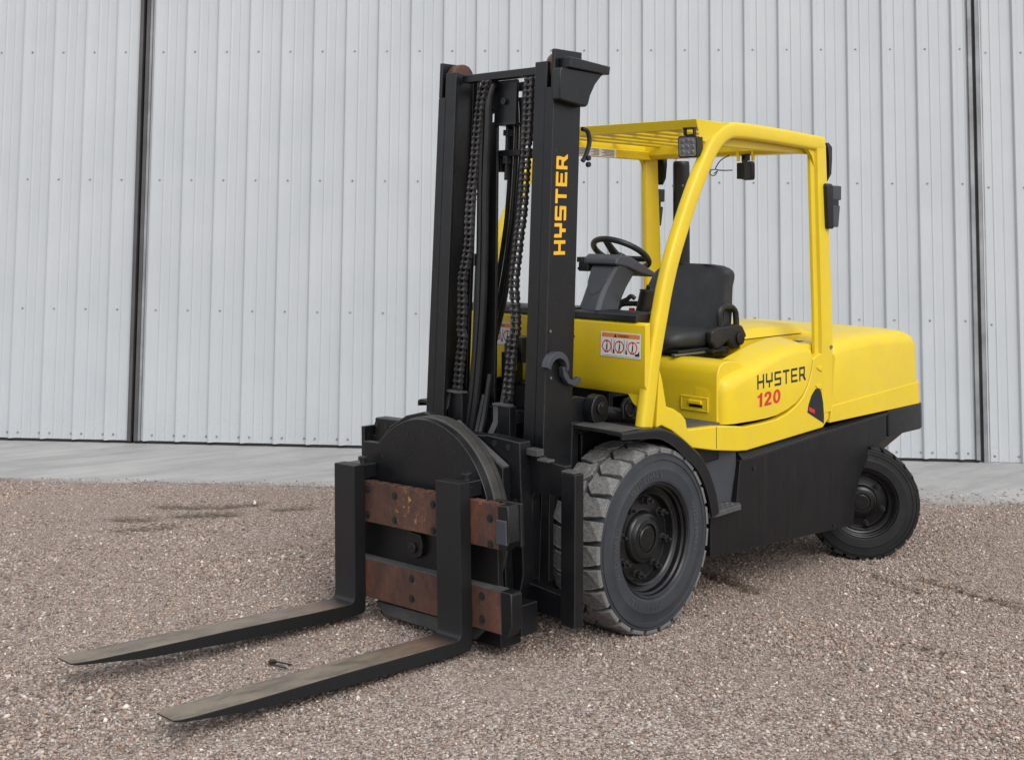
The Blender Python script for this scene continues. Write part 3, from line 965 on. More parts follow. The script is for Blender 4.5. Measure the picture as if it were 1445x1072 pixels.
# outer face centre at (-1.99, .60, .234); axis of the steered wheel points (sin50, cos50)
n_r = Vector((math.sin(R(50)), math.cos(R(50)), 0))
face = Vector((-1.985, 0.602, 0.246))
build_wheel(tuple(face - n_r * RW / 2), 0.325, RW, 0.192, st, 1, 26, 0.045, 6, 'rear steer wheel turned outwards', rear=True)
cR = Vector((-2.12, -0.50, 0))
cR.z = float(g_plane(cR.x, cR.y)) + 0.312
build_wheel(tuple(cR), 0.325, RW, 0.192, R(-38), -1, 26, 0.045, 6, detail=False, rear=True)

# ================================================================= chassis
P('chassis_frame', join(box(-2.15, -0.30, -0.52, 0.52, 0.26, 0.70)), BLK2, bevel=0.01)
P('front_frame', join(box(-0.34, 0.16, -0.365, 0.365, 0.30, 0.86), box(-0.36, -0.04, -0.365, 0.365, 0.80, 1.06)), BLK2, bevel=0.012)
P('front_axle', join(cyl((0, -0.42, 0.41), (0, 0.42, 0.41), 0.10), cyl((0, 0.30, 0.41), (0, 0.405, 0.41), 0.17), cyl((0, -0.405, 0.41), (0, -0.30, 0.41), 0.17)), BLK2)
P('steer_axle', join(cyl((-2.08, -0.42, 0.22), (-2.08, 0.44, 0.22), 0.06), box(-2.2, -1.98, -0.36, 0.36, 0.22, 0.40)), BLK2, bevel=0.01)

def skirt(s):
    pts = [(-0.482, 0.235), (-1.832, 0.155), (-1.850, 0.235), (-1.872, 0.320), (-1.910, 0.395), (-1.966, 0.460), (-2.03, 0.512), (-2.097, 0.548), (-2.23, 0.580), (-2.236, 0.722),
           (-1.58, 0.696), (-0.80, 0.652), (-0.735, 0.655), (-0.70, 0.452), (-0.482, 0.452)]
    o = P('side_skirt', prism(pts, 'y', s * 0.585, s * 0.622), SKIRT, bevel=0.006, seg=2)
    led = [(-0.74, 0.655, 0.690), (-0.80, 0.652, 0.685), (-1.58, 0.696, 0.716), (-2.236, 0.722, 0.738)]
    rings = []
    for x, z0, z1 in led:
        rings.append([(x, s * 0.628, z0 - 0.004), (x, s * 0.628, z0 + 0.006), (x, s * 0.604, z1), (x, s * 0.58, z1), (x, s * 0.58, z0 - 0.004)])
    P('ledge', loft(rings), BLK2, o, smooth=20)
    # faint vertical scuffs left as shallow bolts on the plate
    for (x, z) in ((-1.62, 0.19), (-0.85, 0.60)):
        P('bolt', cyl((x, s * 0.620, z), (x, s * 0.628, z), 0.009, 8), BLK2, o, smooth=0)
    return o
for s in (1, -1):
    skirt(s)

for s in (1, -1):
    # step well
    P('step_riser', join(([(-0.50, s * 0.500, 0.450), (-0.735, s * 0.600, 0.450), (-0.735, s * 0.600, 0.700), (-0.50, s * 0.500, 0.720),
                           (-0.50, s * 0.470, 0.450), (-0.735, s * 0.560, 0.450), (-0.735, s * 0.560, 0.700), (-0.50, s * 0.470, 0.720)],
                          [(0, 1, 2, 3), (4, 7, 6, 5), (0, 4, 5, 1), (1, 5, 6, 2), (2, 6, 7, 3), (3, 7, 4, 0)])), PLA, bevel=0.008)
    stp = P('step', prism([(-0.40, s * 0.50), (-0.40, s * 0.635), (-0.475, s * 0.662), (-0.69, s * 0.655), (-0.725, s * 0.62), (-0.70, s * 0.55)], 'z', 0.428, 0.454), GREYMET, bevel=0.004)
    for i in range(6):
        for j in range(3):
            P('tread_cleat', move(cyl((0, 0, 0), (0, 0, 0.004), 0.009, 8, 0.006), (-0.45 - i * 0.042, s * (0.555 + j * 0.033), 0.4535)), GREYMET, stp, smooth=0)
    # front fender: flat front plate and a curve over the wheel, with a drop lip
    path = [(0.245, 0.908), (0.10, 0.905), (-0.02, 0.897), (-0.10, 0.876), (-0.18, 0.840), (-0.25, 0.795), (-0.325, 0.742), (-0.375, 0.690), (-0.41, 0.640), (-0.445, 0.570), (-0.465, 0.515), (-0.478, 0.452)]
    sp = smooth_path([(x, 0, z) for x, z in path], 3)
    rings = []
    for i, p in enumerate(sp):
        t = (sp[min(i + 1, len(sp) - 1)] - sp[max(i - 1, 0)]).normalized()
        nrm = Vector((t.z, 0, -t.x))
        if nrm.z < 0 and i < 6: nrm = -nrm
        nrm = Vector((-t.z, 0, t.x)) if Vector((-t.z, 0, t.x)).dot(Vector((0, 0, 0.41)) - p) < 0 else Vector((t.z, 0, -t.x))
        fr = i / (len(sp) - 1)
        yi = 0.36 + 0.10 * min(1, fr * 2)
        lip = 0.030 + 0.035 * min(1, fr * 2.5)
        q = lambda y, d: (p.x + nrm.x * d, s * y, p.z + nrm.z * d)
        rings.append([q(yi, 0), q(0.672, 0), q(0.680, -0.008), q(0.680, -lip), q(0.668, -lip), q(0.668, -0.012), q(yi, -0.012)])
    fd = P('fender', loft(rings), BLK2, smooth=40)
    P('front_plate', join(box(0.10, 0.244, min(s * 0.37, s * 0.665), max(s * 0.37, s * 0.665), 0.9085, 0.9115)), GREYMET, fd, bevel=0.001)

    # yellow side frame below the seat deck, swooping up to the rear pillar
    yf = [(-0.075, 0.885), (-0.090, 1.06), (-0.100, 1.145), (-0.118, 1.10), (-0.150, 0.975), (-0.205, 0.958), (-0.26, 0.930), (-0.296, 0.900), (-0.309, 0.852), (-0.54, 0.842), (-0.70, 0.824), (-0.777, 0.812),
          (-0.95, 0.812), (-1.08, 0.818), (-1.18, 0.836), (-1.27, 0.868), (-1.34, 0.910), (-1.39, 0.965), (-1.425, 1.03), (-1.44, 1.10), (-1.50, 1.12), (-1.645, 1.115), (-1.625, 0.95), (-1.592, 0.765), (-1.53, 0.722),
          (-0.80, 0.692), (-0.72, 0.699), (-0.519, 0.728), (-0.345, 0.762), (-0.27, 0.812), (-0.185, 0.862), (-0.11, 0.892)]
    P('side_frame', prism(yf, 'y', s * 0.575, s * 0.616), YEL, bevel=0.007, seg=3)
    P('panel_seam', box(-0.5425, -0.5385, min(s * 0.6155, s * 0.6168), max(s * 0.6155, s * 0.6168), 0.735, 0.838), DULLBLK, smooth=0)
    vent = [(-1.372, 0.820), (-1.385, 0.860), (-1.415, 0.905), (-1.455, 0.935), (-1.490, 0.938), (-1.515, 0.915), (-1.532, 0.86), (-1.540, 0.79), (-1.538, 0.745)]
    ve = P('air_vent', prism(vent, 'y', s * 0.612, s * 0.6178), DULLBLK, bevel=0.0)
    P('warning_label', prism([(-1.385, 0.828), (-1.390, 0.848), (-1.445, 0.826), (-1.443, 0.806)], 'y', s * 0.6178, s * 0.6188), RED, ve, smooth=0)

# floor
P('floor_plate', box(-0.64, -0.02, -0.572, 0.572, 0.828, 0.846), GREYMET, bevel=0.003)
P('belly_pan', box(-1.6, -0.3, -0.56, 0.56, 0.66, 0.80), BLK2, bevel=0.01)

# seat deck (hood front) with latch
deck_prof = [(-0.618, 0.822), (-0.618, 1.02), (-0.622, 1.075), (-0.636, 1.11), (-0.665, 1.130), (-0.71, 1.136), (-0.80, 1.130), (-0.86, 1.098), (-1.35, 1.092), (-1.35, 0.822)]
deck = P('seat_deck', prism(deck_prof, 'y', -0.568, 0.568), YEL, bevel=0.008, seg=3)
lat = P('latch_recess', prism(rrect(0.155, 0.068, 0.008), 'x', -0.612, -0.6150), YEL, deck)
lat.data.transform(Matrix.Translation((0, 0.434, 0.922)))
fr_ = [(0, 0)]
def frame_x(y0, y1, z0, z1, t, xa, xb):
    return join(box(xa, xb, y0, y1, z1 - t, z1), box(xa, xb, y0, y1, z0, z0 + t), box(xa, xb, y0, y0 + t, z0 + t, z1 - t), box(xa, xb, y1 - t, y1, z0 + t, z1 - t))
P('latch_frame', frame_x(0.347, 0.516, 0.886, 0.958, 0.009, -0.619, -0.6105), YEL, deck, bevel=0.003)
P('latch_handle', join(box(-0.612, -0.598, 0.402, 0.482, 0.921, 0.941)), YEL, deck, bevel=0.005, seg=3)
P('latch_slot', box(-0.6125, -0.6105, 0.402, 0.482, 0.905, 0.919), DULLBLK, deck)

# side covers (the rounded pontoons that carry the name)
def side_cover(s):
    # per-section outline in (x, z); front/top pulled in towards the outer face to round the edges
    top_in = [(-0.66, 1.085), (-0.72, 1.102), (-0.83, 1.118), (-0.98, 1.154), (-1.11, 1.182), (-1.27, 1.205), (-1.38, 1.208), (-1.425, 1.190), (-1.436, 1.150)]
    bot = [(-1.427, 1.09), (-1.409, 1.03), (-1.375, 0.969), (-1.327, 0.920), (-1.258, 0.882), (-1.172, 0.856), (-1.072, 0.838), (-0.95, 0.833), (-0.80, 0.833), (-0.62, 0.836)]
    front = [(-0.616, 0.90), (-0.616, 0.99), (-0.622, 1.045), (-0.636, 1.072)]
    secs = [(0.435, 0.0, 0.0), (0.50, 0.0, 0.010), (0.555, 0.004, 0.022), (0.585, 0.014, 0.032), (0.602, 0.032, 0.043), (0.612, 0.055, 0.056), (0.6165, 0.085, 0.070)]
    rings = []
    for (y, fx, fz) in secs:
        ring = []
        for (x, z) in top_in:
            w = min(1, max(0, (-0.62 - x) / 0.12))
            ring.append((x - fx * max(0, 1 - (-0.62 - x) / 0.45), s * y, z - fz))
        for (x, z) in bot:
            k = max(0, 1 - (-0.62 - x) / 0.45)
            ring.append((x - fx * k, s * y, z))
        for (x, z) in front:
            ring.append((x - fx, s * y, z - fz * max(0, (z - 0.98) / 0.1)))
        rings.append(ring)
    return P('side_cover', loft(rings), YEL, smooth=34)
for s in (1, -1):
    sc_o = side_cover(s)
    if s > 0:
        h = 0.083
        place = lambda u, v: (-0.888 - u, 0.6172, 0.942 + 0.066 + v * 1.0 - 0.03 + u * 0.0)
        P('name_lettering', word('HYSTER', 0.073, 1.09, lambda u, v: (-0.896 - u, 0.6174, 0.995 + v - 0.012 + u * 0.020), st=0.165), DECBLK, sc_o, smooth=0)
        P('model_number', digits('120', 0.070, lambda u, v: (-0.893 - u * 1.55 - v * 0.06, 0.6174, 0.893 + v + u * 0.045)), RED, sc_o, smooth=0)
# engine hood hump behind the seat
def hump():
    rings = []
    for x, zt, w0, w1 in ((-1.155, 1.215, 0.345, 0.335), (-1.185, 1.243, 0.345, 0.30), (-1.30, 1.252, 0.345, 0.295), (-1.60, 1.252, 0.345, 0.295), (-1.76, 1.246, 0.345, 0.295), (-1.82, 1.222, 0.36, 0.32), (-1.88, 1.195, 0.38, 0.36)):
        zs = min(1.200, zt - 0.008)
        pts = [(-w0, 1.10), (-w0, zs), (-w1 - 0.012, zt - 0.008), (-w1 + 0.02, zt), (-0.15, zt + 0.006), (0.15, zt + 0.006), (w1 - 0.02, zt), (w1 + 0.012, zt - 0.008), (w0, zs), (w0, 1.10)]
        rings.append([(x, y, z) for y, z in pts])
    return loft(rings)
hood = P('engine_hood', hump(), YEL, smooth=16, bevel=0.004, seg=2)
for s in (1, -1):
    P('hood_seam', sweep([(-1.19, s * 0.3455, 1.196), (-1.50, s * 0.3455, 1.197), (-1.76, s * 0.3455, 1.196)], [(-0.002, -0.002), (0.002, -0.002), (0.002, 0.002), (-0.002, 0.002)], upv=(0, 0, 1)), DULLBLK, hood)
P('hood_hinge', join(box(-1.33, -1.28, 0.06, 0.12, 1.256, 1.272)), YEL, hood, bevel=0.004)
P('hood_flat', box(-1.44, -1.70, -0.56, 0.56, 1.02, 1.168), YEL, hood, bevel=0.02, seg=3)
P('cap_slot', box(-1.60, -1.53, 0.40, 0.46, 1.1685, 1.1715), DULLBLK, hood)

# counterweight: yellow upper casting, crease, black bumper
def rear_x(x):
    return x - 0.055 * max(0.0, (-2.2 - x) / 0.48)
def cw(y_list):
    rings = []
    for (y, fx, fz) in y_list:
        zt = 1.205
        pts = [(-1.585 - fx * 0.15, 0.745), (-1.615 - fx * 0.15, 0.832), (-1.650 - fx * 0.2, 1.10), (-1.655 - fx * 0.2, 1.165 - fz), (-1.70, 1.185 - fz), (-1.95, 1.198 - fz), (-2.25, 1.203 - fz), (-2.46, 1.198 - fz), (-2.545, 1.188 - fz),
               (-2.595 + fx * 0.4, 1.170 - fz), (-2.628 + fx * 0.6, 1.140 - fz), (-2.640 + fx * 0.8, 1.09 - fz * 0.5), (-2.655 + fx * 0.9, 0.882), (-2.672 + fx, 0.872), (-2.676 + fx, 0.745)]
        rings.append([(rear_x(x), y, z) for x, z in pts])
    return loft(rings)
secs = [(0.0, 0.0, 0.0), (0.42, 0.0, 0.002), (0.52, 0.010, 0.008), (0.565, 0.024, 0.018), (0.595, 0.045, 0.034), (0.612, 0.070, 0.056), (0.618, 0.095, 0.080)]
cw_secs = [(-y, a, b) for y, a, b in secs[::-1]] + secs[1:]
cwo = P('counterweight', cw(cw_secs), YEL, smooth=50)
for s in (1, -1):
    crease = [(-1.592, 0.742), (-1.618, 0.826), (-1.64, 0.832), (-2.50, 0.868), (-2.585, 0.870), (-2.60, 0.742)]
    rings = [[(rear_x(x), s * 0.60, z) for x, z in crease], [(rear_x(x), s * 0.6235, z) for x, z in crease]]
    P('lower_band', loft(rings), YEL, cwo, bevel=0.004)
    # rounded band round the rear corner
    P('corner_band', prism([(rear_x(a), b) for a, b in [(-2.59, s * 0.6235), (-2.632, s * 0.605), (-2.664, s * 0.570), (-2.680, s * 0.52), (-2.682, s * 0.0), (-2.60, s * 0.0), (-2.55, s * 0.55)]], 'z', 0.742, 0.872), YEL, cwo, bevel=0.003)
bp = [(-2.245, 0.625), (-2.60, 0.628), (-2.650, 0.610), (-2.685, 0.575), (-2.70, 0.52)]
bp = [(rear_x(x), y) for x, y in bp]
bp = bp + [(x, -y) for x, y in bp[::-1]]
bmp = P('rear_bumper', prism(bp, 'z', 0.589, 0.7415), BLK2, bevel=0.010, seg=3)
P('counterweight_foot', loft([[(-2.28, -0.40, 0.36), (-2.28, 0.40, 0.36), (-2.42, 0.36, 0.36), (-2.42, -0.36, 0.36)], [(-2.26, -0.58, 0.588), (-2.26, 0.58, 0.588), (-2.62, 0.56, 0.588), (-2.62, -0.56, 0.588)]]), BLK2, bmp)
P('tow_block', box(-2.25, -2.0, -0.45, 0.45, 0.40, 0.74), BLK2, bmp)

# ================================================================= cowl, dash, console
cp = [(0.010, 1.085), (0.004, 1.352), (-0.012, 1.362), (-0.030, 1.362), (-0.030, 1.03), (-0.022, 1.03)]
cowl = P('front_cowl', prism(cp, 'y', -0.615, 0.615), YEL, bevel=0.006, seg=3)
for s in (1, -1):
    P('cowl_tab', prism([(s * 0.49, 1.035), (s * 0.60, 1.035), (s * 0.59, 1.00), (s * 0.555, 0.975), (s * 0.525, 0.99)], 'x', -0.029, -0.020), YEL, cowl)
P('dash_trim', join(prism([(0.006, 1.3635), (-0.002, 1.392), (-0.02, 1.400), (-0.17, 1.400), (-0.17, 1.3635)], 'y', -0.56, 0.56)), PLK, cowl, bevel=0.005)
P('dash_seam', join(box(-0.171, -0.0005, 0.300, 0.306, 1.3995, 1.4025)), DULLBLK, cowl)
P('cup_rest', box(-0.15, -0.03, -0.05, 0.16, 1.400, 1.409), PLK, cowl, bevel=0.003)
# warning decals
def warning(y_left, y_right, z0, z1, x, tilt):
    """decal on the cowl face; picture-left is towards -y"""
    def pl(lay):
        return lambda u, v: (x + 0.0006 * lay + tilt * (1 - v), y_left + (y_right - y_left) * u, z0 + (z1 - z0) * v)
    d = P('warning_decal', poly2d([(0, .02), (.015, 0), (.985, 0), (1, .02), (1, .98), (.985, 1), (.015, 1), (0, .98)], pl(1)), WHITE, cowl, smooth=0)
    P('orange_band', poly2d([(.03, .78), (.97, .78), (.97, .95), (.03, .95)], pl(2)), ORANGE, d, smooth=0)
    P('alert_triangle', poly2d([(.335, .79), (.405, .79), (.37, .94)], pl(3)), DECBLK, d, smooth=0)
    v, f = text_geo('WARNING', 0.12, 0.002)
    mx = max(p[0] for p in v)
    P('decal_word', ([pl(3)(.43 + p[0] / mx * .27, .81 + p[1] * 1.05) for p in v], f), DECBLK, d, smooth=0)
    fig = []
    red = []
    asp = abs((z1 - z0) / (y_right - y_left))
    def rd(cx, cy, r, t):
        n = 20; V = []; F = []
        for i in range(n):
            a = 2 * math.pi * i / n
            V += [pl(3)(cx + r * asp * math.cos(a), cy + r * math.sin(a)), pl(3)(cx + (r - t) * asp * math.cos(a), cy + (r - t) * math.sin(a))]
        for i in range(n):
            j = (i + 1) % n
            F.append((2 * i, 2 * j, 2 * j + 1, 2 * i + 1))
        return V, F
    for i, cx in enumerate((.155, .47, .795)):
        red.append(rd(cx, .42, .25, .045))
        c45 = .19
        fig.append(poly2d([(cx - .02, .30), (cx + .015, .30), (cx + .02, .52), (cx - .005, .54)], pl(2)))
        fig.append(poly2d([(cx - .012, .56), (cx + .014, .56), (cx + .012, .62), (cx - .01, .62)], pl(2)))
        fig.append(poly2d([(cx - .055, .15), (cx - .03, .15), (cx - .002, .29), (cx - .02, .29)], pl(2)))
        fig.append(poly2d([(cx + .02, .15), (cx + .04, .15), (cx + .012, .29), (cx - .0, .29)], pl(2)))
        if i < 2:
            fig.append(poly2d([(cx + .115, .16), (cx + .125, .16), (cx + .125, .72), (cx + .115, .72)], pl(2)))
            fig.append(poly2d([(cx + .15, .14), (cx + .20, .14), (cx + .185, .32), (cx + .155, .32)], pl(2)))
            fig.append(poly2d([(cx + .165, .34), (cx + .175, .34), (cx + .205, .68), (cx + .195, .68)], pl(2)))
        else:
            fig.append(poly2d([(cx + .06, .10), (cx + .17, .10), (cx + .17, .32), (cx + .12, .20), (cx + .06, .18)], pl(2)))
            fig.append(poly2d([(cx + .09, .64), (cx + .17, .64), (cx + .17, .67), (cx + .09, .67)], pl(2)))
    P('pictograms', join(*fig), DECBLK, d, smooth=0)
    P('prohibition_rings', join(*red), RED, d, smooth=0)
    P('dividers', join(poly2d([(.318, .10), (.322, .10), (.322, .76), (.318, .76)], pl(2)), poly2d([(.638, .10), (.642, .10), (.642, .76), (.638, .76)], pl(2)), poly2d([(.03, .04), (.97, .04), (.97, .06), (.03, .06)], pl(2))), DECGREY, d, smooth=0)
warning(0.352, 0.592, 1.198, 1.312, 0.0080, 0.0026)
warning(-0.46, -0.22, 1.198, 1.312, 0.0080, 0.0026)
P('cowl_slot', box(0.003, 0.0085, 0.148, 0.185, 1.270, 1.279), DULLBLK, cowl)

# steering console: faceted charcoal column leaning back
def ring_x(x, yc, w, z, d):
    return None
con = []
def con_ring(z, x0, x1, y0, y1, ch=0.02):
    return [(x0, y0 + ch, z), (x0, y1 - ch, z), (x0 - ch, y1, z), (x1, y1 - ch * 0.3, z), (x1, y0 + ch * 0.3, z), (x0 - ch, y0, z)]
CY = 0.205
rings = [con_ring(1.385, -0.06, -0.22, CY - 0.080, CY + 0.065), con_ring(1.44, -0.085, -0.25, CY - 0.072, CY + 0.062), con_ring(1.50, -0.115, -0.285, CY - 0.070, CY + 0.066),
         con_ring(1.56, -0.150, -0.325, CY - 0.076, CY + 0.078), con_ring(1.61, -0.175, -0.34, CY - 0.088, CY + 0.095)]
console = P('steering_console', loft(rings), PLA, smooth=30, bevel=0.006)
hd = [(-0.155, 1.615), (-0.165, 1.645), (-0.20, 1.664), (-0.27, 1.656), (-0.47, 1.572), (-0.455, 1.548), (-0.36, 1.565), (-0.25, 1.60)]
P('instrument_head', prism(hd, 'y', CY - 0.120, CY + 0.100), PLA, console, bevel=0.012, seg=3)
P('front_pad', xf(prism([(CY - 0.062, 1.60), (CY + 0.066, 1.60), (CY + 0.060, 1.54), (CY + 0.035, 1.485), (CY - 0.002, 1.465), (CY - 0.035, 1.485), (CY - 0.058, 1.53)], 'x', 0.0, 0.006),
                   lambda x, y, z: (x - 0.060 - (z - 1.385) * 0.500 - 0.001, y, z)), PLA, console, bevel=0.004, seg=3)
P('column_stalk', join(box(-0.22, -0.15, CY - 0.150, CY - 0.115, 1.622, 1.648), box(-0.21, -0.155, CY - 0.142, CY - 0.08, 1.578, 1.6215), cyl((-0.18, CY - 0.142, 1.595), (-0.18, CY - 0.165, 1.588), 0.009, 8)), PLK, console, bevel=0.006)
P('tilt_lever', tube([(-0.25, CY + 0.05, 1.43), (-0.26, CY + 0.085, 1.445), (-0.265, CY + 0.105, 1.462), (-0.27, CY + 0.125, 1.450)], 0.011, 8, k=3), PLK, console)
# steering wheel
swc = Vector((-0.46, 0.085, 1.662))
swn = Vector((-0.50, 0.0, 0.87)).normalized()
sa = Vector((0, 1, 0)); sb = swn.cross(sa).normalized()
Rw = 0.150
pth = [swc + sa * Rw * math.cos(2 * math.pi * i / 40) + sb * Rw * math.sin(2 * math.pi * i / 40) for i in range(40)]
swh = P('steering_wheel', tube(pth, 0.0155, 10, upv=tuple(swn), closed=True), PLK)
sp_g = []
for ang in (20, 160, 270):
    d = sa * math.cos(R(ang)) + sb * math.sin(R(ang))
    e = sa * -math.sin(R(ang)) + sb * math.cos(R(ang))
    def pr_(t, w, h):
        c = swc + d * t - swn * (0.035 * (1 - t / Rw))
        return [tuple(c + e * w + swn * h), tuple(c - e * w + swn * h), tuple(c - e * w - swn * h), tuple(c + e * w - swn * h)]
    sp_g.append(loft([pr_(0.0, 0.030, 0.012), pr_(0.07, 0.022, 0.009), pr_(Rw - 0.006, 0.018, 0.007)]))
P('spoke', join(*sp_g[:1]), PLK, swh, bevel=0.003)
P('spoke', join(*sp_g[1:2]), PLK, swh, bevel=0.003)
P('spoke', join(*sp_g[2:]), PLK, swh, bevel=0.003)
P('wheel_hub', join(cyl(swc - swn * 0.05, swc - swn * 0.012, 0.052, 24, 0.045), cyl(swc - swn * 0.10, swc - swn * 0.05, 0.03, 16)), PLK, swh, bevel=0.004)
# hydraulic lever cluster and grab handle to the right of the seat
P('grab_handle', tube([(-0.42, 0.09, 1.30), (-0.425, 0.092, 1.375), (-0.435, 0.10, 1.398), (-0.45, 0.125, 1.408), (-0.47, 0.20, 1.410), (-0.49, 0.26, 1.408)], 0.0135, 10, k=4), PLK)
lev = P('hydraulic_lever', join(xf(prism(rrect(0.075, 0.052, 0.016), 'z', 0.0, 0.115), lambda x, y, z: (-0.46 + x + z * 0.05, 0.225 + y + z * 0.32, 1.365 + z))), PLK, bevel=0.006)
P('lever_tip', join(cyl((-0.455, 0.262, 1.478), (-0.452, 0.272, 1.506), 0.011, 10), cyl((-0.455, 0.252, 1.478), (-0.455, 0.252, 1.486), 0.032, 12)), PLK, lev)
P('red_switch', join(cyl((-0.45, 0.165, 1.365), (-0.45, 0.165, 1.388), 0.016, 10)), RED, lev, bevel=0.004)
P('lever_base', box(-0.52, -0.40, 0.10, 0.29, 1.30, 1.372), PLK, lev, bevel=0.012)
kn = P('control_lever', tube([(-0.12, 0.02, 1.395), (-0.125, 0.025, 1.49), (-0.13, 0.035, 1.585)], 0.007, 8, k=3), PLK)
P('lever_knob', cyl((-0.13, 0.02, 1.588), (-0.13, 0.05, 1.592), 0.020, 12), PLK, kn, bevel=0.006)
P('lever_console', box(-0.60, -0.36, 0.02, 0.14, 1.10, 1.31), PLK, bevel=0.02)

# ================================================================= seat
def rounded_slab(rows, mat, name, parent=None):
    return P(name, loft(rows), mat, parent, smooth=60)
SY = 0.03
def flare(z):
    return float(np.interp(z, [1.15, 1.40, 1.50, 1.56, 1.60], [1.32, 1.22, 1.06, 0.92, 0.8]))
def back_ring(z, half, xf_, thick):
    """outline in plan at height z: front face bowed, sides bolstered"""
    pts = []
    for t in (-1, -0.86, -0.6, -0.3, 0, 0.3, 0.6, 0.86, 1):
        bol = 0.030 * (abs(t) ** 3)
        pts.append((xf_ + bol * (1 if abs(t) < 0.95 else 0.2), SY + half * t * (1.0 if t > 0 else flare(z)), z))
    for t in (1, 0.8, 0.4, 0, -0.4, -0.8, -1):
        pts.append((xf_ - thick * (1 if abs(t) < 0.9 else 0.55), SY + half * t * (1.0 if t > 0 else flare(z)), z))
    return pts
rb = [(1.155, 0.262, -1.035, 0.10), (1.20, 0.270, -1.045, 0.115), (1.28, 0.272, -1.062, 0.12), (1.36, 0.266, -1.082, 0.12), (1.42, 0.256, -1.098, 0.12), (1.48, 0.250, -1.115, 0.115), (1.52, 0.256, -1.128, 0.105), (1.543, 0.258, -1.136, 0.09), (1.562, 0.248, -1.142, 0.078), (1.577, 0.228, -1.146, 0.066), (1.589, 0.190, -1.151, 0.055), (1.596, 0.12, -1.155, 0.04)]
seat = P('seat', loft([back_ring(*r_) for r_ in rb]), VINYL, smooth=60)
seat['label'] = 'black vinyl backrest'
cushion = []
for (z, f_, w) in ((1.168, -0.66, 0.235), (1.19, -0.645, 0.255), (1.225, -0.645, 0.262), (1.250, -0.665, 0.255), (1.262, -0.70, 0.235), (1.266, -0.75, 0.19)):
    cushion.append([(f_, SY - w * 0.8, z - 0.006), (f_ + 0.014, SY, z), (f_, SY + w * 0.8, z - 0.006), (f_ - 0.05, SY + w * 0.96, z), (f_ - 0.12, SY + w, z), (-1.08, SY + w, z - 0.004), (-1.10, SY, z - 0.004), (-1.08, SY - w, z - 0.004), (f_ - 0.12, SY - w, z), (f_ - 0.05, SY - w * 0.96, z)])
P('seat_cushion', loft(cushion), VINYL, seat, smooth=60)
P('seat_base', join(box(-1.08, -0.70, SY - 0.20, SY + 0.24, 1.100, 1.168), box(-1.10, -0.66, SY - 0.23, SY + 0.27, 1.156, 1.168)), PLK, seat, bevel=0.004)
P('seat_rail', join(box(-0.98, -0.64, SY + 0.24, SY + 0.262, 1.140, 1.152)), STEEL, seat, bevel=0.002)
# armrest loop and hip restraint
hy = SY + 0.285
P('hip_restraint', join(prism([(-0.90, 1.20), (-0.905, 1.255), (-0.95, 1.275), (-1.15, 1.282), (-1.19, 1.27), (-1.225, 1.225), (-1.225, 1.185), (-1.18, 1.150), (-1.10, 1.148), (-1.05, 1.195), (-0.98, 1.160), (-0.94, 1.155)], 'y', hy - 0.02, hy + 0.022)), PLK, seat, bevel=0.014, seg=3)
P('armrest_loop', tube([(-1.005, hy, 1.26), (-1.0, hy, 1.335), (-1.012, hy, 1.362), (-1.04, hy, 1.376), (-1.11, hy, 1.372), (-1.145, hy, 1.35), (-1.155, hy, 1.315), (-1.158, hy, 1.26)], 0.0165, 10, k=4), PLK, seat)
P('recline_knob', cyl((-1.155, hy + 0.022, 1.205), (-1.155, hy + 0.034, 1.205), 0.035, 18), PLK, seat, bevel=0.004)
P('seat_bracket', join(box(-1.07, -0.93, hy - 0.03, hy + 0.012, 1.128, 1.168), box(-1.02, -0.90, hy - 0.02, hy + 0.03, 1.145, 1.158)), PLK, seat, bevel=0.003)

# ================================================================= overhead guard
pil = [(-0.008, 0.886), (-0.030, 1.00), (-0.066, 1.18), (-0.122, 1.38), (-0.172, 1.54), (-0.246, 1.715), (-0.385, 1.97), (-0.500, 2.14), (-0.575, 2.225), (-0.655, 2.272), (-0.76, 2.290), (-1.10, 2.284), (-1.45, 2.270), (-1.585, 2.264)]
guard = None
for s in (1, -1):
    path = smooth_path([(x, s * 0.592, z) for x, z in pil], 5)
    g = sweep(path, rrect(0.056, 0.082, 0.018, 3), upv=(0, 1, 0))
    o = P('guard_pillar', g, YEL, smooth=50)
    if s > 0:
        guard = o
    # rear pillars
    rp = [(-1.575, 0.80, 0.10), (-1.58, 1.10, 0.125), (-1.578, 1.35, 0.125), (-1.565, 1.70, 0.12), (-1.55, 2.05, 0.11), (-1.545, 2.26, 0.105)]
    rings = []
    for x, z, w in rp:
        rings.append([(x + w / 2 + 0.010, s * 0.566, z), (x + w / 2 + 0.010, s * 0.585, z), (x + w / 2 - 0.008, s * 0.597, z), (x + w / 2 - 0.012, s * 0.618, z), (x - w / 2 + 0.006, s * 0.620, z), (x - w / 2, s * 0.610, z), (x - w / 2, s * 0.560, z)])
    rpil = P('rear_pillar', loft(rings), YEL, smooth=25, bevel=0.003)
    for zz, xx in ((1.052, -1.470), (0.955, -1.455)):
        P('foot_ledge', prism([(-1.52, zz), (xx, zz), (xx - 0.01, zz - 0.014), (-1.52, zz - 0.03)], 'y', s * 0.590, s * 0.6225), YEL, rpil, bevel=0.003)
    P('foot_bolt', cyl((-1.615, s * 0.6195, 1.15), (-1.615, s * 0.628, 1.15), 0.010, 8), STEEL, rpil, smooth=0)
    P('pillar_gusset', prism([(-1.49, 2.245), (-1.40, 2.245), (-1.44, 2.225), (-1.475, 2.195), (-1.50, 2.14), (-1.53, 2.14), (-1.53, 2.245)], 'y', s * 0.575, s * 0.60), YEL, rpil)
    # inner roof rail
    P('roof_rail', box(-1.56, -0.60, min(s * 0.535, s * 0.562), max(s * 0.535, s * 0.562), 2.205, 2.262), YEL, bevel=0.008)
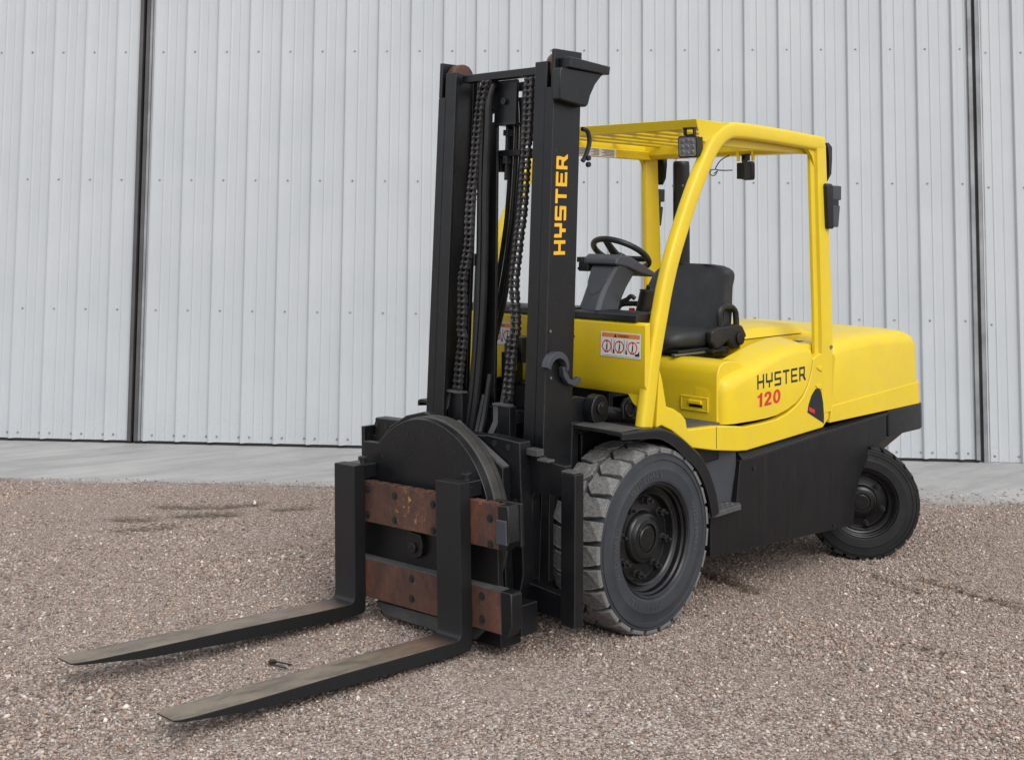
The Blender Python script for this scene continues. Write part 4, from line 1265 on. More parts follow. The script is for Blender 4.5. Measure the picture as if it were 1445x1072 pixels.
# front fascia, folded plate with ears reaching the bent pillars
fas = P('roof_fascia', prism([(-0.462, 2.332), (-0.478, 2.283), (-0.515, 2.283), (-0.515, 2.325), (-0.66, 2.318), (-0.66, 2.330)], 'y', -0.56, 0.56), YEL, bevel=0.003)
for s in (1, -1):
    P('fascia_ear', loft([[(-0.462, s * 0.5605, 2.331), (-0.480, s * 0.5605, 2.283), (-0.49, s * 0.5605, 2.235), (-0.60, s * 0.5605, 2.262), (-0.66, s * 0.5605, 2.330)],
                          [(-0.575, s * 0.612, 2.316), (-0.57, s * 0.612, 2.262), (-0.545, s * 0.608, 2.20), (-0.60, s * 0.612, 2.262), (-0.68, s * 0.612, 2.320)]]), YEL, fas, smooth=30)
for i in range(7):
    y = -0.46 + i * 0.153
    P('roof_bar', cyl((-0.52, y, 2.304), (-1.50, y, 2.296), 0.0165, 10), YEL)
for x in (-0.84, -1.17):
    P('roof_cross_bar', box(x - 0.014, x + 0.014, -0.55, 0.55, 2.3205, 2.330), YEL, bevel=0.003)
P('roof_rear_beam', prism([(-1.48, 2.235), (-1.48, 2.310), (-1.60, 2.300), (-1.60, 2.215), (-1.50, 2.215)], 'y', -0.60, 0.60), YEL, bevel=0.006)
cap_lbl = P('capacity_decal', box(-1.16, -0.66, -0.5345, -0.5335, 2.208, 2.256), WHITE, smooth=0)
for k, (a, b) in enumerate(((-1.145, -1.03), (-1.005, -0.935), (-0.90, -0.72))):
    P('small_print', join(*[box(a, b - 0.02 * (j % 2), -0.5332, -0.5328, 2.213 + j * 0.0085, 2.218 + j * 0.0085) for j in range(5)]), DECGREY, cap_lbl, smooth=0)

# work lights
def work_light(name, c, yaw, tilt, label, wire=False):
    M = Matrix.Translation(c) @ Matrix.Rotation(yaw, 4, 'Z') @ Matrix.Rotation(tilt, 4, 'Y')
    body = mat_xf(prism(rrect(0.106, 0.106, 0.014), 'x', -0.012, 0.012), M)
    lamp = P(name, body, PLK, bevel=0.003, label=label)
    P('lens', mat_xf(prism(rrect(0.092, 0.092, 0.010), 'x', 0.0121, 0.0145), M), LENS if not wire else PLK, lamp)
    for (a, b) in ((-.026, .026), (.026, .026), (-.026, -.026), (.026, -.026), (0, 0), (0.03, 0), (-0.03, 0), (0, 0.032), (0, -0.032)):
        P('led', mat_xf(join(cyl((0.0146, a, b), (0.0166, a, b), 0.0115, 10, 0.009)), M), STEEL if not wire else PLK, lamp)
    fins = [box(-0.050, -0.012, -0.048 + i * 0.0135, -0.042 + i * 0.0135, -0.046, 0.046) for i in range(8)]
    P('cooling_fins', mat_xf(join(box(-0.022, -0.0121, -0.049, 0.049, -0.049, 0.049), *fins), M), PLK, lamp, smooth=0)
    P('bracket', mat_xf(join(box(-0.03, -0.02, -0.028, 0.028, 0.045, 0.062), box(-0.032, -0.006, -0.030, -0.022, 0.055, 0.090), box(-0.032, -0.006, 0.022, 0.030, 0.055, 0.090), box(-0.034, -0.004, -0.032, 0.032, 0.088, 0.096)), M), PLK, lamp, bevel=0.002)
    return lamp
work_light('work_light', (-0.425, 0.542, 2.192), R(8), R(4), 'square LED work light facing forwards under the roof edge')
wl2 = work_light('work_light', (-1.47, 0.195, 2.122), R(150), R(0), 'black LED work light with dangling wire', True)
P('dangling_wire', tube([(-1.46, 0.07, 2.215), (-1.45, 0.02, 2.19), (-1.44, -0.005, 2.155), (-1.44, -0.01, 2.135), (-1.445, 0.03, 2.128), (-1.46, 0.09, 2.128)], 0.0035, 6, k=5), PLK, wl2)
P('wire_tie', tube([(-1.44, -0.01, 2.135), (-1.43, -0.04, 2.13), (-1.43, -0.045, 2.105), (-1.44, -0.02, 2.10), (-1.44, 0.0, 2.125), (-1.43, -0.02, 2.108)], 0.003, 6, k=4), PLK, wl2)
P('mounting_lug', join(box(-1.50, -1.48, 0.105, 0.115, 2.18, 2.235), box(-1.50, -1.48, 0.205, 0.215, 2.18, 2.235)), YEL, wl2)

# rear lamp housings on the left rear pillar
for s in (1, -1):
    lo = P('rear_lamp', loft([[(-1.575, s * 0.575, 1.795), (-1.575, s * 0.638, 1.795), (-1.62, s * 0.645, 1.795), (-1.62, s * 0.57, 1.795)],
                              [(-1.57, s * 0.57, 1.81), (-1.57, s * 0.642, 1.81), (-1.625, s * 0.648, 1.81), (-1.625, s * 0.57, 1.81)],
                              [(-1.558, s * 0.57, 2.03), (-1.558, s * 0.642, 2.03), (-1.622, s * 0.648, 2.03), (-1.622, s * 0.57, 2.03)],
                              [(-1.565, s * 0.58, 2.045), (-1.565, s * 0.635, 2.045), (-1.615, s * 0.64, 2.045), (-1.615, s * 0.58, 2.045)]]), PLK, smooth=20, bevel=0.006)
    def lampblk(z0, z1, x0, x1a, x1b):
        return loft([[(x0, s * 0.590, z0), (x0, s * 0.650, z0), (x1a, s * 0.642, z0), (x1a, s * 0.595, z0)], [(x0, s * 0.590, z1), (x0, s * 0.650, z1), (x1b, s * 0.642, z1), (x1b, s * 0.595, z1)]])
    P('lamp_block', lampblk(1.955, 2.035, -1.612, -1.715, -1.718), PLA, lo, bevel=0.006)
    P('lamp_block', lampblk(1.805, 1.925, -1.612, -1.680, -1.702), PLA, lo, bevel=0.006)
    P('lamp_neck', box(-1.68, -1.60, min(s * 0.60, s * 0.644), max(s * 0.60, s * 0.644), 1.922, 1.957), PLK, lo)
    P('mirror', loft([[(-1.605, s * 0.54, 2.27), (-1.605, s * 0.615, 2.27), (-1.635, s * 0.612, 2.275), (-1.635, s * 0.545, 2.275)],
                      [(-1.61, s * 0.53, 2.245), (-1.61, s * 0.622, 2.245), (-1.662, s * 0.618, 2.25), (-1.662, s * 0.535, 2.25)],
                      [(-1.622, s * 0.53, 2.18), (-1.622, s * 0.622, 2.18), (-1.660, s * 0.618, 2.18), (-1.660, s * 0.535, 2.18)],
                      [(-1.625, s * 0.535, 2.10), (-1.625, s * 0.618, 2.10), (-1.655, s * 0.615, 2.10), (-1.655, s * 0.54, 2.10)],
                      [(-1.622, s * 0.55, 2.06), (-1.622, s * 0.60, 2.06), (-1.638, s * 0.60, 2.06), (-1.638, s * 0.55, 2.06)]]), PLK, smooth=50)

# exhaust stack behind the right rear pillar
ex = P('exhaust_stack', lathe_y([(0.0, 0.0)], 3) if False else loft([[(-1.72 + 0.052 * r_ * math.cos(a * math.pi / 12), -0.47 + 0.052 * r_ * math.sin(a * math.pi / 12), z) for a in range(24)] for z, r_ in ((1.15, 1.0), (1.40, 1.0), (2.18, 1.0), (2.200, 0.97), (2.208, 0.88))]), PLK, smooth=50)
P('stack_hole', join(cyl((-1.685, -0.432, 2.055), (-1.683, -0.430, 2.055), 0.007, 8)), STEEL, ex, smooth=0)
P('stack_hole', join(cyl((-1.69, -0.515, 2.055), (-1.688, -0.517, 2.055), 0.007, 8)), STEEL, ex, smooth=0)

# ================================================================= mast
TAU = 0.0364
XM = 0.474
def mt(x, y, z):
    return (XM + x - z * TAU, y, z)
def MP(name, geo, mat=BLK, parent=None, **k):
    return P(name, xf(geo, mt), mat, parent, **k)
def rbox(s, x0, x1, y0, y1, z0, z1):
    return box(x0, x1, min(s * y0, s * y1), max(s * y0, s * y1), z0, z1)
for s in (1, -1):
    # outer rail: channel, front flange stops below the top
    g = prism([(s * 0.392, 0.0), (s * 0.392, -0.185), (s * 0.332, -0.185), (s * 0.332, -0.163), (s * 0.370, -0.163), (s * 0.370, -0.022), (s * 0.332, -0.022), (s * 0.332, 0.0)], 'z', 0.16, 2.43)
    g = ([(p[1], p[0], p[2]) for p in g[0]], g[1])
    webtop = rbox(s, -0.185, 0.0, 0.3705, 0.3915, 2.43, 2.605)
    orail = MP('outer_mast_rail', join(g, webtop, rbox(s, -0.185, -0.163, 0.333, 0.370, 2.43, 2.50)), bevel=0.004)
    # inner rail: I-section nested inside
    g = prism([(s * 0.345, -0.004), (s * 0.345, -0.026), (s * 0.318, -0.026), (s * 0.318, -0.150), (s * 0.345, -0.150), (s * 0.345, -0.172), (s * 0.268, -0.172), (s * 0.268, -0.150), (s * 0.296, -0.150), (s * 0.296, -0.026), (s * 0.268, -0.026), (s * 0.268, -0.004)], 'z', 0.14, 2.552)
    g = ([(p[1] + 0.004, p[0], p[2]) for p in g[0]], g[1])
    irail = MP('inner_mast_rail', g, bevel=0.004)
    # top load roller in the outer channel
    ro = MP('mast_roller', join(cyl((-0.092, s * 0.312, 2.530), (-0.092, s * 0.368, 2.530), 0.072, 28)), RUST, bevel=0.006)
    MP('roller_pin', cyl((-0.092, s * 0.300, 2.525), (-0.092, s * 0.313, 2.525), 0.020, 16), BLK, ro)
    # lift cylinder behind the rail
    lc = MP('lift_cylinder', join(cyl((-0.235, s * 0.275, 0.30), (-0.235, s * 0.275, 1.62), 0.040, 20), cyl((-0.235, s * 0.275, 1.60), (-0.235, s * 0.275, 1.66), 0.046, 20)))
    MP('cylinder_rod', cyl((-0.235, s * 0.275, 1.66), (-0.235, s * 0.275, 2.44), 0.024, 16), STEEL if False else BLK, lc)
# cross members
MP('top_cross_member', join(box(-0.10, -0.04, -0.268, 0.268, 2.500, 2.538)), bevel=0.004)
MP('rear_cross_member', join(box(-0.26, -0.19, -0.36, 0.36, 2.30, 2.42)), bevel=0.006) if False else None
MP('rear_cross_member', box(-0.215, -0.190, -0.392, 0.392, 2.455, 2.50), bevel=0.004)
MP('rear_cross_member', box(-0.235, -0.187, -0.392, 0.392, 0.62, 0.92), bevel=0.006)
MP('inner_cross_member', box(-0.165, -0.12, -0.295, 0.295, 0.55, 0.95), bevel=0.006)
MP('inner_cross_member', box(-0.165, -0.12, -0.295, 0.295, 0.16, 0.30), bevel=0.006)
# yoke plate under the cross member with its adjusting rod
yk = MP('cylinder_yoke', join(box(-0.105, -0.085, -0.075, 0.068, 2.285, 2.498), box(-0.19, -0.085, -0.079, -0.065, 2.285, 2.498), box(-0.19, -0.085, -0.070, 0.068, 2.280, 2.292)), bevel=0.004)
MP('yoke_bolt', cyl((-0.086, -0.005, 2.395), (-0.070, -0.005, 2.395), 0.016, 8), BLK, yk, smooth=0)
MP('hose_guard', box(-0.16, -0.12, 0.072, 0.128, 2.20, 2.47), PLA, yk, bevel=0.003)
MP('adjuster_rod', join(cyl((-0.15, -0.045, 2.02), (-0.15, -0.045, 2.285), 0.011, 10), cyl((-0.15, -0.045, 2.235), (-0.15, -0.045, 2.262), 0.026, 6), cyl((-0.15, -0.045, 2.10), (-0.15, -0.045, 2.135), 0.022, 6)), BLK, yk, smooth=30)
MP('hose_clamp', join(box(-0.19, -0.13, -0.085, 0.060, 2.135, 2.165), box(-0.19, -0.15, -0.120, -0.085, 2.06, 2.14), box(-0.18, -0.14, 0.06, 0.10, 2.12, 2.17)), BLK, yk, bevel=0.004)

# leaf chains: plates and pins in one mesh each
def chain_geo(path, w=0.034):
    P_ = smooth_path(path, 10)
    # resample
    L = [0]
    for i in range(1, len(P_)):
        L.append(L[-1] + (P_[i] - P_[i - 1]).length)
    pitch = 0.0275
    n = int(L[-1] / pitch)
    pts = []
    for k in range(n + 1):
        t = k * pitch
        i = max(j for j in range(len(L)) if L[j] <= t + 1e-9)
        i = min(i, len(P_) - 2)
        f = (t - L[i]) / max(1e-9, L[i + 1] - L[i])
        pts.append(P_[i].lerp(P_[i + 1], f))
    gs = []
    ax = Vector((0, 1, 0))
    # plates stand in the fore-aft plane, pins run across
    for k in range(n):
        a, b = pts[k], pts[k + 1]
        t = (b - a).normalized()
        nrm = ax.cross(t).normalized()
        e = 0.009
        hw = 0.0140
        offs = (-0.0215, -0.0140, 0.0140, 0.0215) if k % 2 == 0 else (-0.0177, 0.0177)
        th = 0.0024 if k % 2 == 0 else 0.0018
        for o_ in offs:
            c0 = a - t * e; c1 = b + t * e
            mid = (a + b) / 2
            ring = [c0 + nrm * hw * 0.55, a + nrm * hw, mid + nrm * hw * 0.62, b + nrm * hw, c1 + nrm * hw * 0.55, c1 - nrm * hw * 0.55, b - nrm * hw, mid - nrm * hw * 0.62, a - nrm * hw, c0 - nrm * hw * 0.55]
            gs.append(loft([[tuple(q + ax * (o_ - th)) for q in ring], [tuple(q + ax * (o_ + th)) for q in ring]]))
        gs.append(cyl(tuple(a - ax * 0.027), tuple(a + ax * 0.027), 0.0068, 8))
    return join(*gs)
def cx(z):
    return XM - z * TAU
chL = [(0.36, 0.213, 2.48), (0.36, 0.209, 2.36), (0.36, 0.203, 2.25), (0.362, 0.192, 2.06), (0.364, 0.176, 1.86), (0.366, 0.160, 1.76), (0.37, 0.150, 1.66), (0.372, 0.135, 1.54), (0.372, 0.141, 1.45), (0.372, 0.148, 1.33), (0.37, 0.130, 1.27), (0.37, 0.118, 1.18), (0.37, 0.105, 1.08), (0.37, 0.100, 1.00)]
chR = [(0.36, -0.075, 2.49), (0.36, -0.098, 2.45), (0.36, -0.118, 2.36), (0.36, -0.136, 2.22), (0.36, -0.150, 2.10), (0.365, -0.166, 1.95), (0.37, -0.172, 1.83), (0.372, -0.172, 1.72), (0.375, -0.190, 1.62), (0.375, -0.212, 1.54), (0.375, -0.210, 1.40), (0.375, -0.216, 1.30), (0.375, -0.206, 1.26), (0.378, -0.218, 1.17), (0.38, -0.232, 1.04), (0.38, -0.240, 0.92), (0.38, -0.246, 0.82)]
c1 = P('lift_chain', chain_geo(chL), CHAIN, smooth=0, label='slack lift chain')
c2 = P('lift_chain', chain_geo(chR), CHAIN, smooth=0)
# chain anchors and guide straps on the carriage
def strap(path, w, t):
    return sweep(path, [(-w / 2, -t / 2), (w / 2, -t / 2), (w / 2, t / 2), (-w / 2, t / 2)], upv=(0, 1, 0))
P('chain_anchor', join(cyl((0.37, 0.100, 0.90), (0.37, 0.100, 1.0), 0.014, 10), box(0.33, 0.42, 0.06, 0.15, 0.86, 0.90)), BLK, c1)
P('chain_anchor', join(cyl((0.38, -0.246, 0.72), (0.38, -0.246, 0.82), 0.014, 10), box(0.34, 0.42, -0.28, -0.20, 0.66, 0.72)), BLK, c2)

# hose sheave and paired hoses
shv = P('hose_sheave', join(cyl((0.275, -0.130, 2.405), (0.275, -0.070, 2.405), 0.062, 28)), BLK, bevel=0.008)
for dy in (0.0, 0.040):
    P('hydraulic_hose', tube([(0.24, -0.105 + dy, 2.38), (0.27, -0.105 + dy, 2.47), (0.32, -0.107 + dy, 2.475), (0.345, -0.112 + dy, 2.40), (0.345, -0.118 + dy, 2.25), (0.34, -0.130 + dy * 0.9, 2.0), (0.335, -0.136 + dy * 0.9, 1.70), (0.335, -0.144 + dy * 0.9, 1.39), (0.34, -0.165 + dy * 0.9, 1.10), (0.345, -0.176 + dy * 0.9, 0.98), (0.36, -0.195 + dy * 0.9, 0.80)], 0.0175, 10, k=5), HOSE)
P('hose_channel', box(0.285, 0.300, -0.155, -0.060, 0.75, 2.30), BLK, bevel=0.003)
# hoses behind the mast, fanning from the clamp down to the carriage
for i, (y0, y1, y2, y3) in enumerate(((-0.02, -0.085, -0.15, -0.21), (0.015, -0.055, -0.115, -0.175), (-0.055, -0.12, -0.185, -0.235))):
    P('hydraulic_hose', tube([(0.215, y0, 2.42), (0.205, y0, 2.30), (0.20, y0 - 0.01, 2.12), (0.19, (y0 + y1) / 2, 1.95), (0.18, y1, 1.77), (0.18, y2, 1.46), (0.20, y3, 1.20), (0.24, y3 + 0.02, 1.02)], 0.0125, 9, k=5), HOSE)
P('hydraulic_hose', tube([(0.21, -0.20, 2.10), (0.20, -0.215, 1.95), (0.19, -0.20, 1.80), (0.19, -0.195, 1.65), (0.20, -0.205, 1.45), (0.24, -0.215, 1.2)], 0.011, 9, k=5), HOSE)
P('hydraulic_hose', tube([(0.31, 0.075, 1.19), (0.32, 0.075, 1.10), (0.335, 0.075, 1.02), (0.35, 0.10, 0.95), (0.37, 0.14, 0.91)], 0.0125, 9, k=5), HOSE)
P('hydraulic_hose', tube([(0.28, 0.02, 1.20), (0.30, 0.015, 1.06), (0.34, 0.03, 0.95), (0.39, 0.075, 0.86), (0.43, 0.13, 0.80)], 0.0145, 9, k=5), HOSE)
P('hydraulic_hose', tube([(0.33, -0.06, 1.10), (0.36, -0.07, 0.90), (0.42, -0.05, 0.78), (0.47, -0.02, 0.72)], 0.0135, 9, k=5), HOSE)
P('hydraulic_hose', tube([(0.33, -0.10, 1.0), (0.37, -0.10, 0.85), (0.43, -0.08, 0.74), (0.48, -0.05, 0.68)], 0.0135, 9, k=5), HOSE)
vb = P('valve_block', join(box(0.20, 0.28, 0.0, 0.10, 1.16, 1.28), box(0.20, 0.26, -0.06, 0.03, 1.05, 1.20)), BLK, bevel=0.005)
for k_ in range(3):
    P('fitting', join(cyl((0.31, 0.075 - 0.02 * k_, 1.13 + 0.03 * k_), (0.312, 0.075 - 0.02 * k_, 1.19 + 0.03 * k_), 0.015, 8), cyl((0.31, 0.075 - 0.02 * k_, 1.19 + 0.03 * k_), (0.31, 0.075 - 0.02 * k_, 1.21 + 0.03 * k_), 0.010, 8)), STEEL if k_ == 0 else BLK, vb, smooth=0)
P('manifold_plate', prism([(-0.20, 0.62), (0.24, 0.62), (0.24, 0.98), (0.10, 1.06), (-0.06, 1.06), (-0.20, 0.96)], 'x', 0.20, 0.222), BLK)

# top bracket (mast stop) on the near rail, gusset and horn
for s in (1,):
    yy = lambda a, b: (s * a, s * b)
    br = MP('mast_stop_bracket', prism([(0.010, 2.365), (-0.165, 2.345), (-0.180, 2.36), (-0.192, 2.40), (-0.225, 2.455), (-0.265, 2.495), (-0.290, 2.51), (0.010, 2.515), (0.018, 2.50), (0.018, 2.375)], 'y', s * 0.3925, s * 0.446), BLK, bevel=0.010, seg=3)
    MP('bracket_lip', prism([(-0.030, 2.515), (-0.305, 2.505), (-0.310, 2.545), (-0.030, 2.565)], 'y', s * 0.3928, s * 0.462), BLK, br, bevel=0.006)
# name on the near rail, reading upwards
P('mast_lettering', word('HYSTER', 0.0755, 1.02, lambda u, v: (XM - TAU * (1.672 + u) - 0.030 - (0.0755 - v), 0.3926, 1.672 + u)), DECYEL, smooth=0)
# hook bracket on the near rail
def arc_pts(cx_, cz, r, a0, a1, n=12):
    return [(cx_ + r * math.cos(R(a0 + (a1 - a0) * i / n)), cz + r * math.sin(R(a0 + (a1 - a0) * i / n))) for i in range(n + 1)]
hk = arc_pts(0.388, 1.175, 0.072, 5, 190) + arc_pts(0.385, 1.165, 0.052, 190, 5)
P('hose_guide', prism(hk, 'y', 0.392, 0.432), PLA, bevel=0.003)
hk2 = [(0.352, 1.175), (0.345, 1.135), (0.315, 1.10), (0.27, 1.085), (0.235, 1.098), (0.225, 1.118), (0.24, 1.125), (0.27, 1.110), (0.30, 1.12), (0.322, 1.15), (0.325, 1.178)]
P('pin_hook', prism(hk2, 'y', 0.394, 0.424), PLA, bevel=0.004)
for bx_, bz_ in ((0.405, 1.335), (0.40, 1.13)):
    P('rail_bolt', cyl((bx_, 0.392, bz_), (bx_, 0.398, bz_), 0.0065, 8), STEEL, smooth=0)
wb = P('hose_bracket', tube([(0.185, 0.385, 2.25), (0.155, 0.392, 2.24), (0.145, 0.395, 2.19), (0.165, 0.392, 2.13), (0.185, 0.388, 2.10)], 0.011, 8, k=4), PLK)
P('bracket_nut', join(cyl((0.165, 0.40, 2.115), (0.165, 0.414, 2.115), 0.013, 6), cyl((0.165, 0.40, 2.085), (0.165, 0.414, 2.085), 0.013, 6)), PLK, wb, smooth=0)
# tilt cylinders and mast ears
for s in (1, -1):
    tc_ = P('tilt_cylinder', join(cyl((0.06, s * 0.40, 0.945), (-0.28, s * 0.40, 0.865), 0.038, 20)), BLK)
    P('cylinder_rod', cyl((0.15, s * 0.40, 0.965), (0.06, s * 0.40, 0.945), 0.026, 16), STEEL, tc_)
    P('rod_eye', join(prism([(0.115 + 0.060 * math.cos(a * math.pi / 12), 0.965 + 0.070 * math.sin(a * math.pi / 12)) for a in range(24)], 'y', s * 0.385, s * 0.44)), BLK, tc_, bevel=0.005)
    P('pin', join(cyl((0.115, s * 0.44, 0.975), (0.115, s * 0.452, 0.975), 0.028, 16), cyl((0.115, s * 0.452, 0.985), (0.115, s * 0.458, 0.985), 0.010, 8)), BLK, tc_, bevel=0.003)
    P('mast_ear', prism([(0.30, 0.80), (0.30, 1.03), (0.20, 1.03), (0.06, 1.0), (0.06, 0.92), (0.20, 0.86)], 'y', s * 0.355, s * 0.384), BLK, bevel=0.006)
    # lifting eye plate on the frame
    ey = P('frame_eye', prism([(-0.03, 0.912), (-0.025, 0.97), (-0.045, 1.0), (-0.08, 1.008), (-0.105, 1.02), (-0.12, 1.075), (-0.155, 1.075), (-0.155, 0.912)], 'y', s * 0.44, s * 0.458), BLK, bevel=0.004)
    P('eye_ring', join(tube([(-0.075 + 0.030 * math.cos(a * math.pi / 10), s * 0.46, 0.953 + 0.033 * math.sin(a * math.pi / 10)) for a in range(20)], 0.007, 8, closed=True)), BLK, ey)
    P('eye_hole', cyl((-0.075, s * 0.457, 0.953), (-0.075, s * 0.4595, 0.953), 0.026, 18), DULLBLK, ey)
    P('mast_pivot', join(prism([(0.31 + 0.105 * math.cos(a * math.pi / 12), 0.74 + 0.115 * math.sin(a * math.pi / 12)) for a in range(24)], 'y', s * 0.345, s * 0.382)), BLK, bevel=0.006)
P('front_cross_plate', prism([(-0.365, 0.86), (0.365, 0.86), (0.365, 1.0), (0.30, 1.08), (-0.30, 1.08), (-0.365, 1.0)], 'x', -0.30, -0.06), BLK2, bevel=0.004)

# ================================================================= carriage, rotator and forks
RHO = 0.042
CYc, CZc = -0.055, 0.505
def roll(x, y, z):
    dy, dz = y - CYc, z - CZc
    return (x, CYc + dy * math.cos(RHO) - dz * math.sin(RHO), CZc + dy * math.sin(RHO) + dz * math.cos(RHO))
def CP(name, geo, mat=BLK, parent=None, **k):
    return P(name, xf(geo, roll), mat, parent, **k)
# main carriage frame riding in the mast: wide side frames
for s in (1, -1):
    fr = P('carriage_side_frame', join(box(0.500, 0.555, min(s * 0.600, s * 0.680), max(s * 0.600, s * 0.680), 0.150, 0.772)), BLK, bevel=0.004)
    P('top_rail', prism([(s * 0.30, 0.815), (s * 0.45, 0.812), (s * 0.46, 0.800), (s * 0.598, 0.792), (s * 0.598, 0.665), (s * 0.42, 0.655), (s * 0.40, 0.62), (s * 0.30, 0.62)], 'x', 0.485, 0.525), BLK, fr, bevel=0.004)
    P('bottom_rail', prism([(s * 0.26, 0.285), (s * 0.598, 0.262), (s * 0.598, 0.160), (s * 0.26, 0.165)], 'x', 0.485, 0.535), BLK, fr, bevel=0.004)
    P('inner_post', join(rbox(s, 0.47, 0.52, 0.365, 0.400, 0.28, 0.66), rbox(s, 0.44, 0.47, 0.445, 0.455, 0.28, 0.66)), BLK, fr, bevel=0.003)
    for lug in ((0.50, 0.545, 0.385, 0.452, 0.812, 0.842), (0.505, 0.55, 0.455, 0.52, 0.796, 0.808), (0.51, 0.56, 0.605, 0.675, 0.7725, 0.782)):
        P('weld_lug', rbox(s, *lug), GREYMET, fr, bevel=0.004)
# rotator base plate
base_pts = [(-0.615, 0.12), (-0.615, 0.80), (-0.590, 0.80), (-0.590, 0.885), (-0.36, 0.885), (-0.30, 0.875), (0.16, 0.862), (0.20, 0.868), (0.40, 0.852), (0.405, 0.30), (0.36, 0.14)]
bpl = CP('rotator_base_plate', prism(base_pts, 'x', 0.515, 0.585), BLK, bevel=0.006)
for (y, z) in ((-0.575, 0.855), (-0.505, 0.850), (0.245, 0.835), (0.33, 0.825), (0.365, 0.60), (0.365, 0.50)):
    CP('bolt_hole', cyl((0.584, y, z), (0.5875, y, z), 0.014, 12), DULLBLK, bpl, smooth=0)
hs_pts = [(-0.53, 0.22), (-0.53, 0.76), (-0.42, 0.86), (-0.30, 0.92), (-0.18, 0.945), (0.03, 0.915), (0.34, 0.745), (0.345, 0.22), (0.20, 0.09), (-0.34, 0.09)]
hsg = CP('rotator_housing', prism(hs_pts, 'x', 0.586, 0.632), BLK, bevel=0.005)
CP('side_stack', join(box(0.53, 0.60, -0.66, -0.64, 0.56, 0.80), box(0.54, 0.63, -0.64, -0.617, 0.50, 0.845), box(0.60, 0.66, -0.63, -0.60, 0.52, 0.70)), BLK, hsg, bevel=0.003)
for (y, z) in ((0.305, 0.66), (0.308, 0.59)):
    CP('housing_bolt', cyl((0.632, y, z), (0.637, y, z), 0.012, 10), GREYMET, hsg, smooth=0)
CP('housing_edge', sweep([(0.612, 0.03, 0.9165), (0.612, 0.341, 0.747)], [(-0.018, -0.004), (0.018, -0.004), (0.018, 0.004), (-0.018, 0.004)], upv=(1, 0, 0)), GREYMET, hsg)
# slewing ring
ringo = CP('slewing_ring', xf(lathe_y([(0.30, 0.632), (0.432, 0.632), (0.436, 0.640), (0.436, 0.655), (0.430, 0.657), (0.430, 0.675), (0.436, 0.677), (0.436, 0.700), (0.430, 0.706), (0.30, 0.706)], 96),
                             lambda x, y, z: (y, x + CYc, z + CZc)), RING, smooth=40)
# face plate: disc with a squared shoulder
fp = []
for i in range(0, 61):
    a = R(125 - i * 4.3)
    fp.append((CYc + 0.428 * math.cos(a), CZc + 0.428 * math.sin(a)))
fp += [(CYc - 0.425, 0.28), (CYc - 0.425, 0.800), (CYc - 0.315, 0.802)]
face_p = CP('face_plate', prism(fp, 'x', 0.706, 0.742), BLK, bevel=0.003)
for i in range(9):
    a = R(140 - i * 17)
    CP('bolt_hole', cyl((0.7415, CYc + 0.372 * math.cos(a), CZc + 0.372 * math.sin(a)), (0.7435, CYc + 0.372 * math.cos(a), CZc + 0.372 * math.sin(a)), 0.008, 8), DULLBLK, face_p, smooth=0)
# mounting plate between the bars
mp = CP('mounting_plate', join(box(0.742, 0.772, -0.47, 0.445, 0.11, 0.63)), BLK2, bevel=0.004)
CP('centre_lug', prism([(-0.105, 0.43), (-0.085, 0.45), (-0.015, 0.445), (0.0, 0.40), (-0.01, 0.355), (-0.06, 0.335), (-0.10, 0.35)], 'x', 0.772, 0.800), BLK2, mp, bevel=0.004)
CP('lug_pin', cyl((0.800, -0.058, 0.385), (0.812, -0.058, 0.385), 0.022, 14), BLK2, mp, bevel=0.003)
CP('lower_skid', prism([(-0.36, 0.10), (-0.30, 0.05), (0.10, 0.045), (0.30, 0.06), (0.36, 0.11)], 'x', 0.73, 0.775), GREYMET, mp, bevel=0.004)
# fork bars: rusted faces, notched top on the upper one
def bar(zt, zb, name, notches):
    y0, y1 = -0.535, 0.505
    top = []
    if notches:
        y = y0
        step = 0.0785
        k = 0
        while y + step < y1 - 0.01:
            top += [(y, zt), (y + step - 0.020, zt), (y + step - 0.020, zt - 0.010), (y + step, zt - 0.010)]
            y += step
        top += [(y, zt), (y1, zt)]
    else:
        top = [(y0, zt), (y1, zt)]
    pts = top + [(y1, zb), (y0, zb)]
    b = CP(name, prism(pts, 'x', 0.773, 0.820), RUST, bevel=0.0025)
    return b
ub = bar(0.640, 0.460, 'upper_fork_bar', True)
lb = bar(0.296, 0.128, 'lower_fork_bar', False)
CP('bar_end_block', join(prism([(0.506, 0.640), (0.56, 0.644), (0.568, 0.63), (0.568, 0.50), (0.54, 0.462), (0.506, 0.462)], 'x', 0.765, 0.830), box(0.745, 0.765, 0.42, 0.575, 0.47, 0.645)), BLK2, ub, bevel=0.006)
CP('stop_block', box(0.822, 0.838, 0.500, 0.560, 0.485, 0.585), PLA, ub, bevel=0.006)
CP('bar_end_block', join(prism([(0.506, 0.300), (0.560, 0.300), (0.568, 0.29), (0.568, 0.170), (0.545, 0.128), (0.506, 0.128)], 'x', 0.760, 0.822)), BLK2, lb, bevel=0.005)
CP('bar_top_edge', box(0.765, 0.8195, -0.53, 0.50, 0.2963, 0.3000), GREYMET, lb)
for (y, z) in ((-0.352, 0.605), (-0.352, 0.492), (-0.160, 0.598), (-0.160, 0.492), (0.098, 0.592), (0.098, 0.482), (0.452, 0.580), (0.452, 0.476)):
    CP('bar_bolt', join(cyl((0.8205, y, z), (0.8222, y, z), 0.017, 14), cyl((0.8205, y, z), (0.826, y, z), 0.010, 8)), DULLBLK, ub, smooth=0)
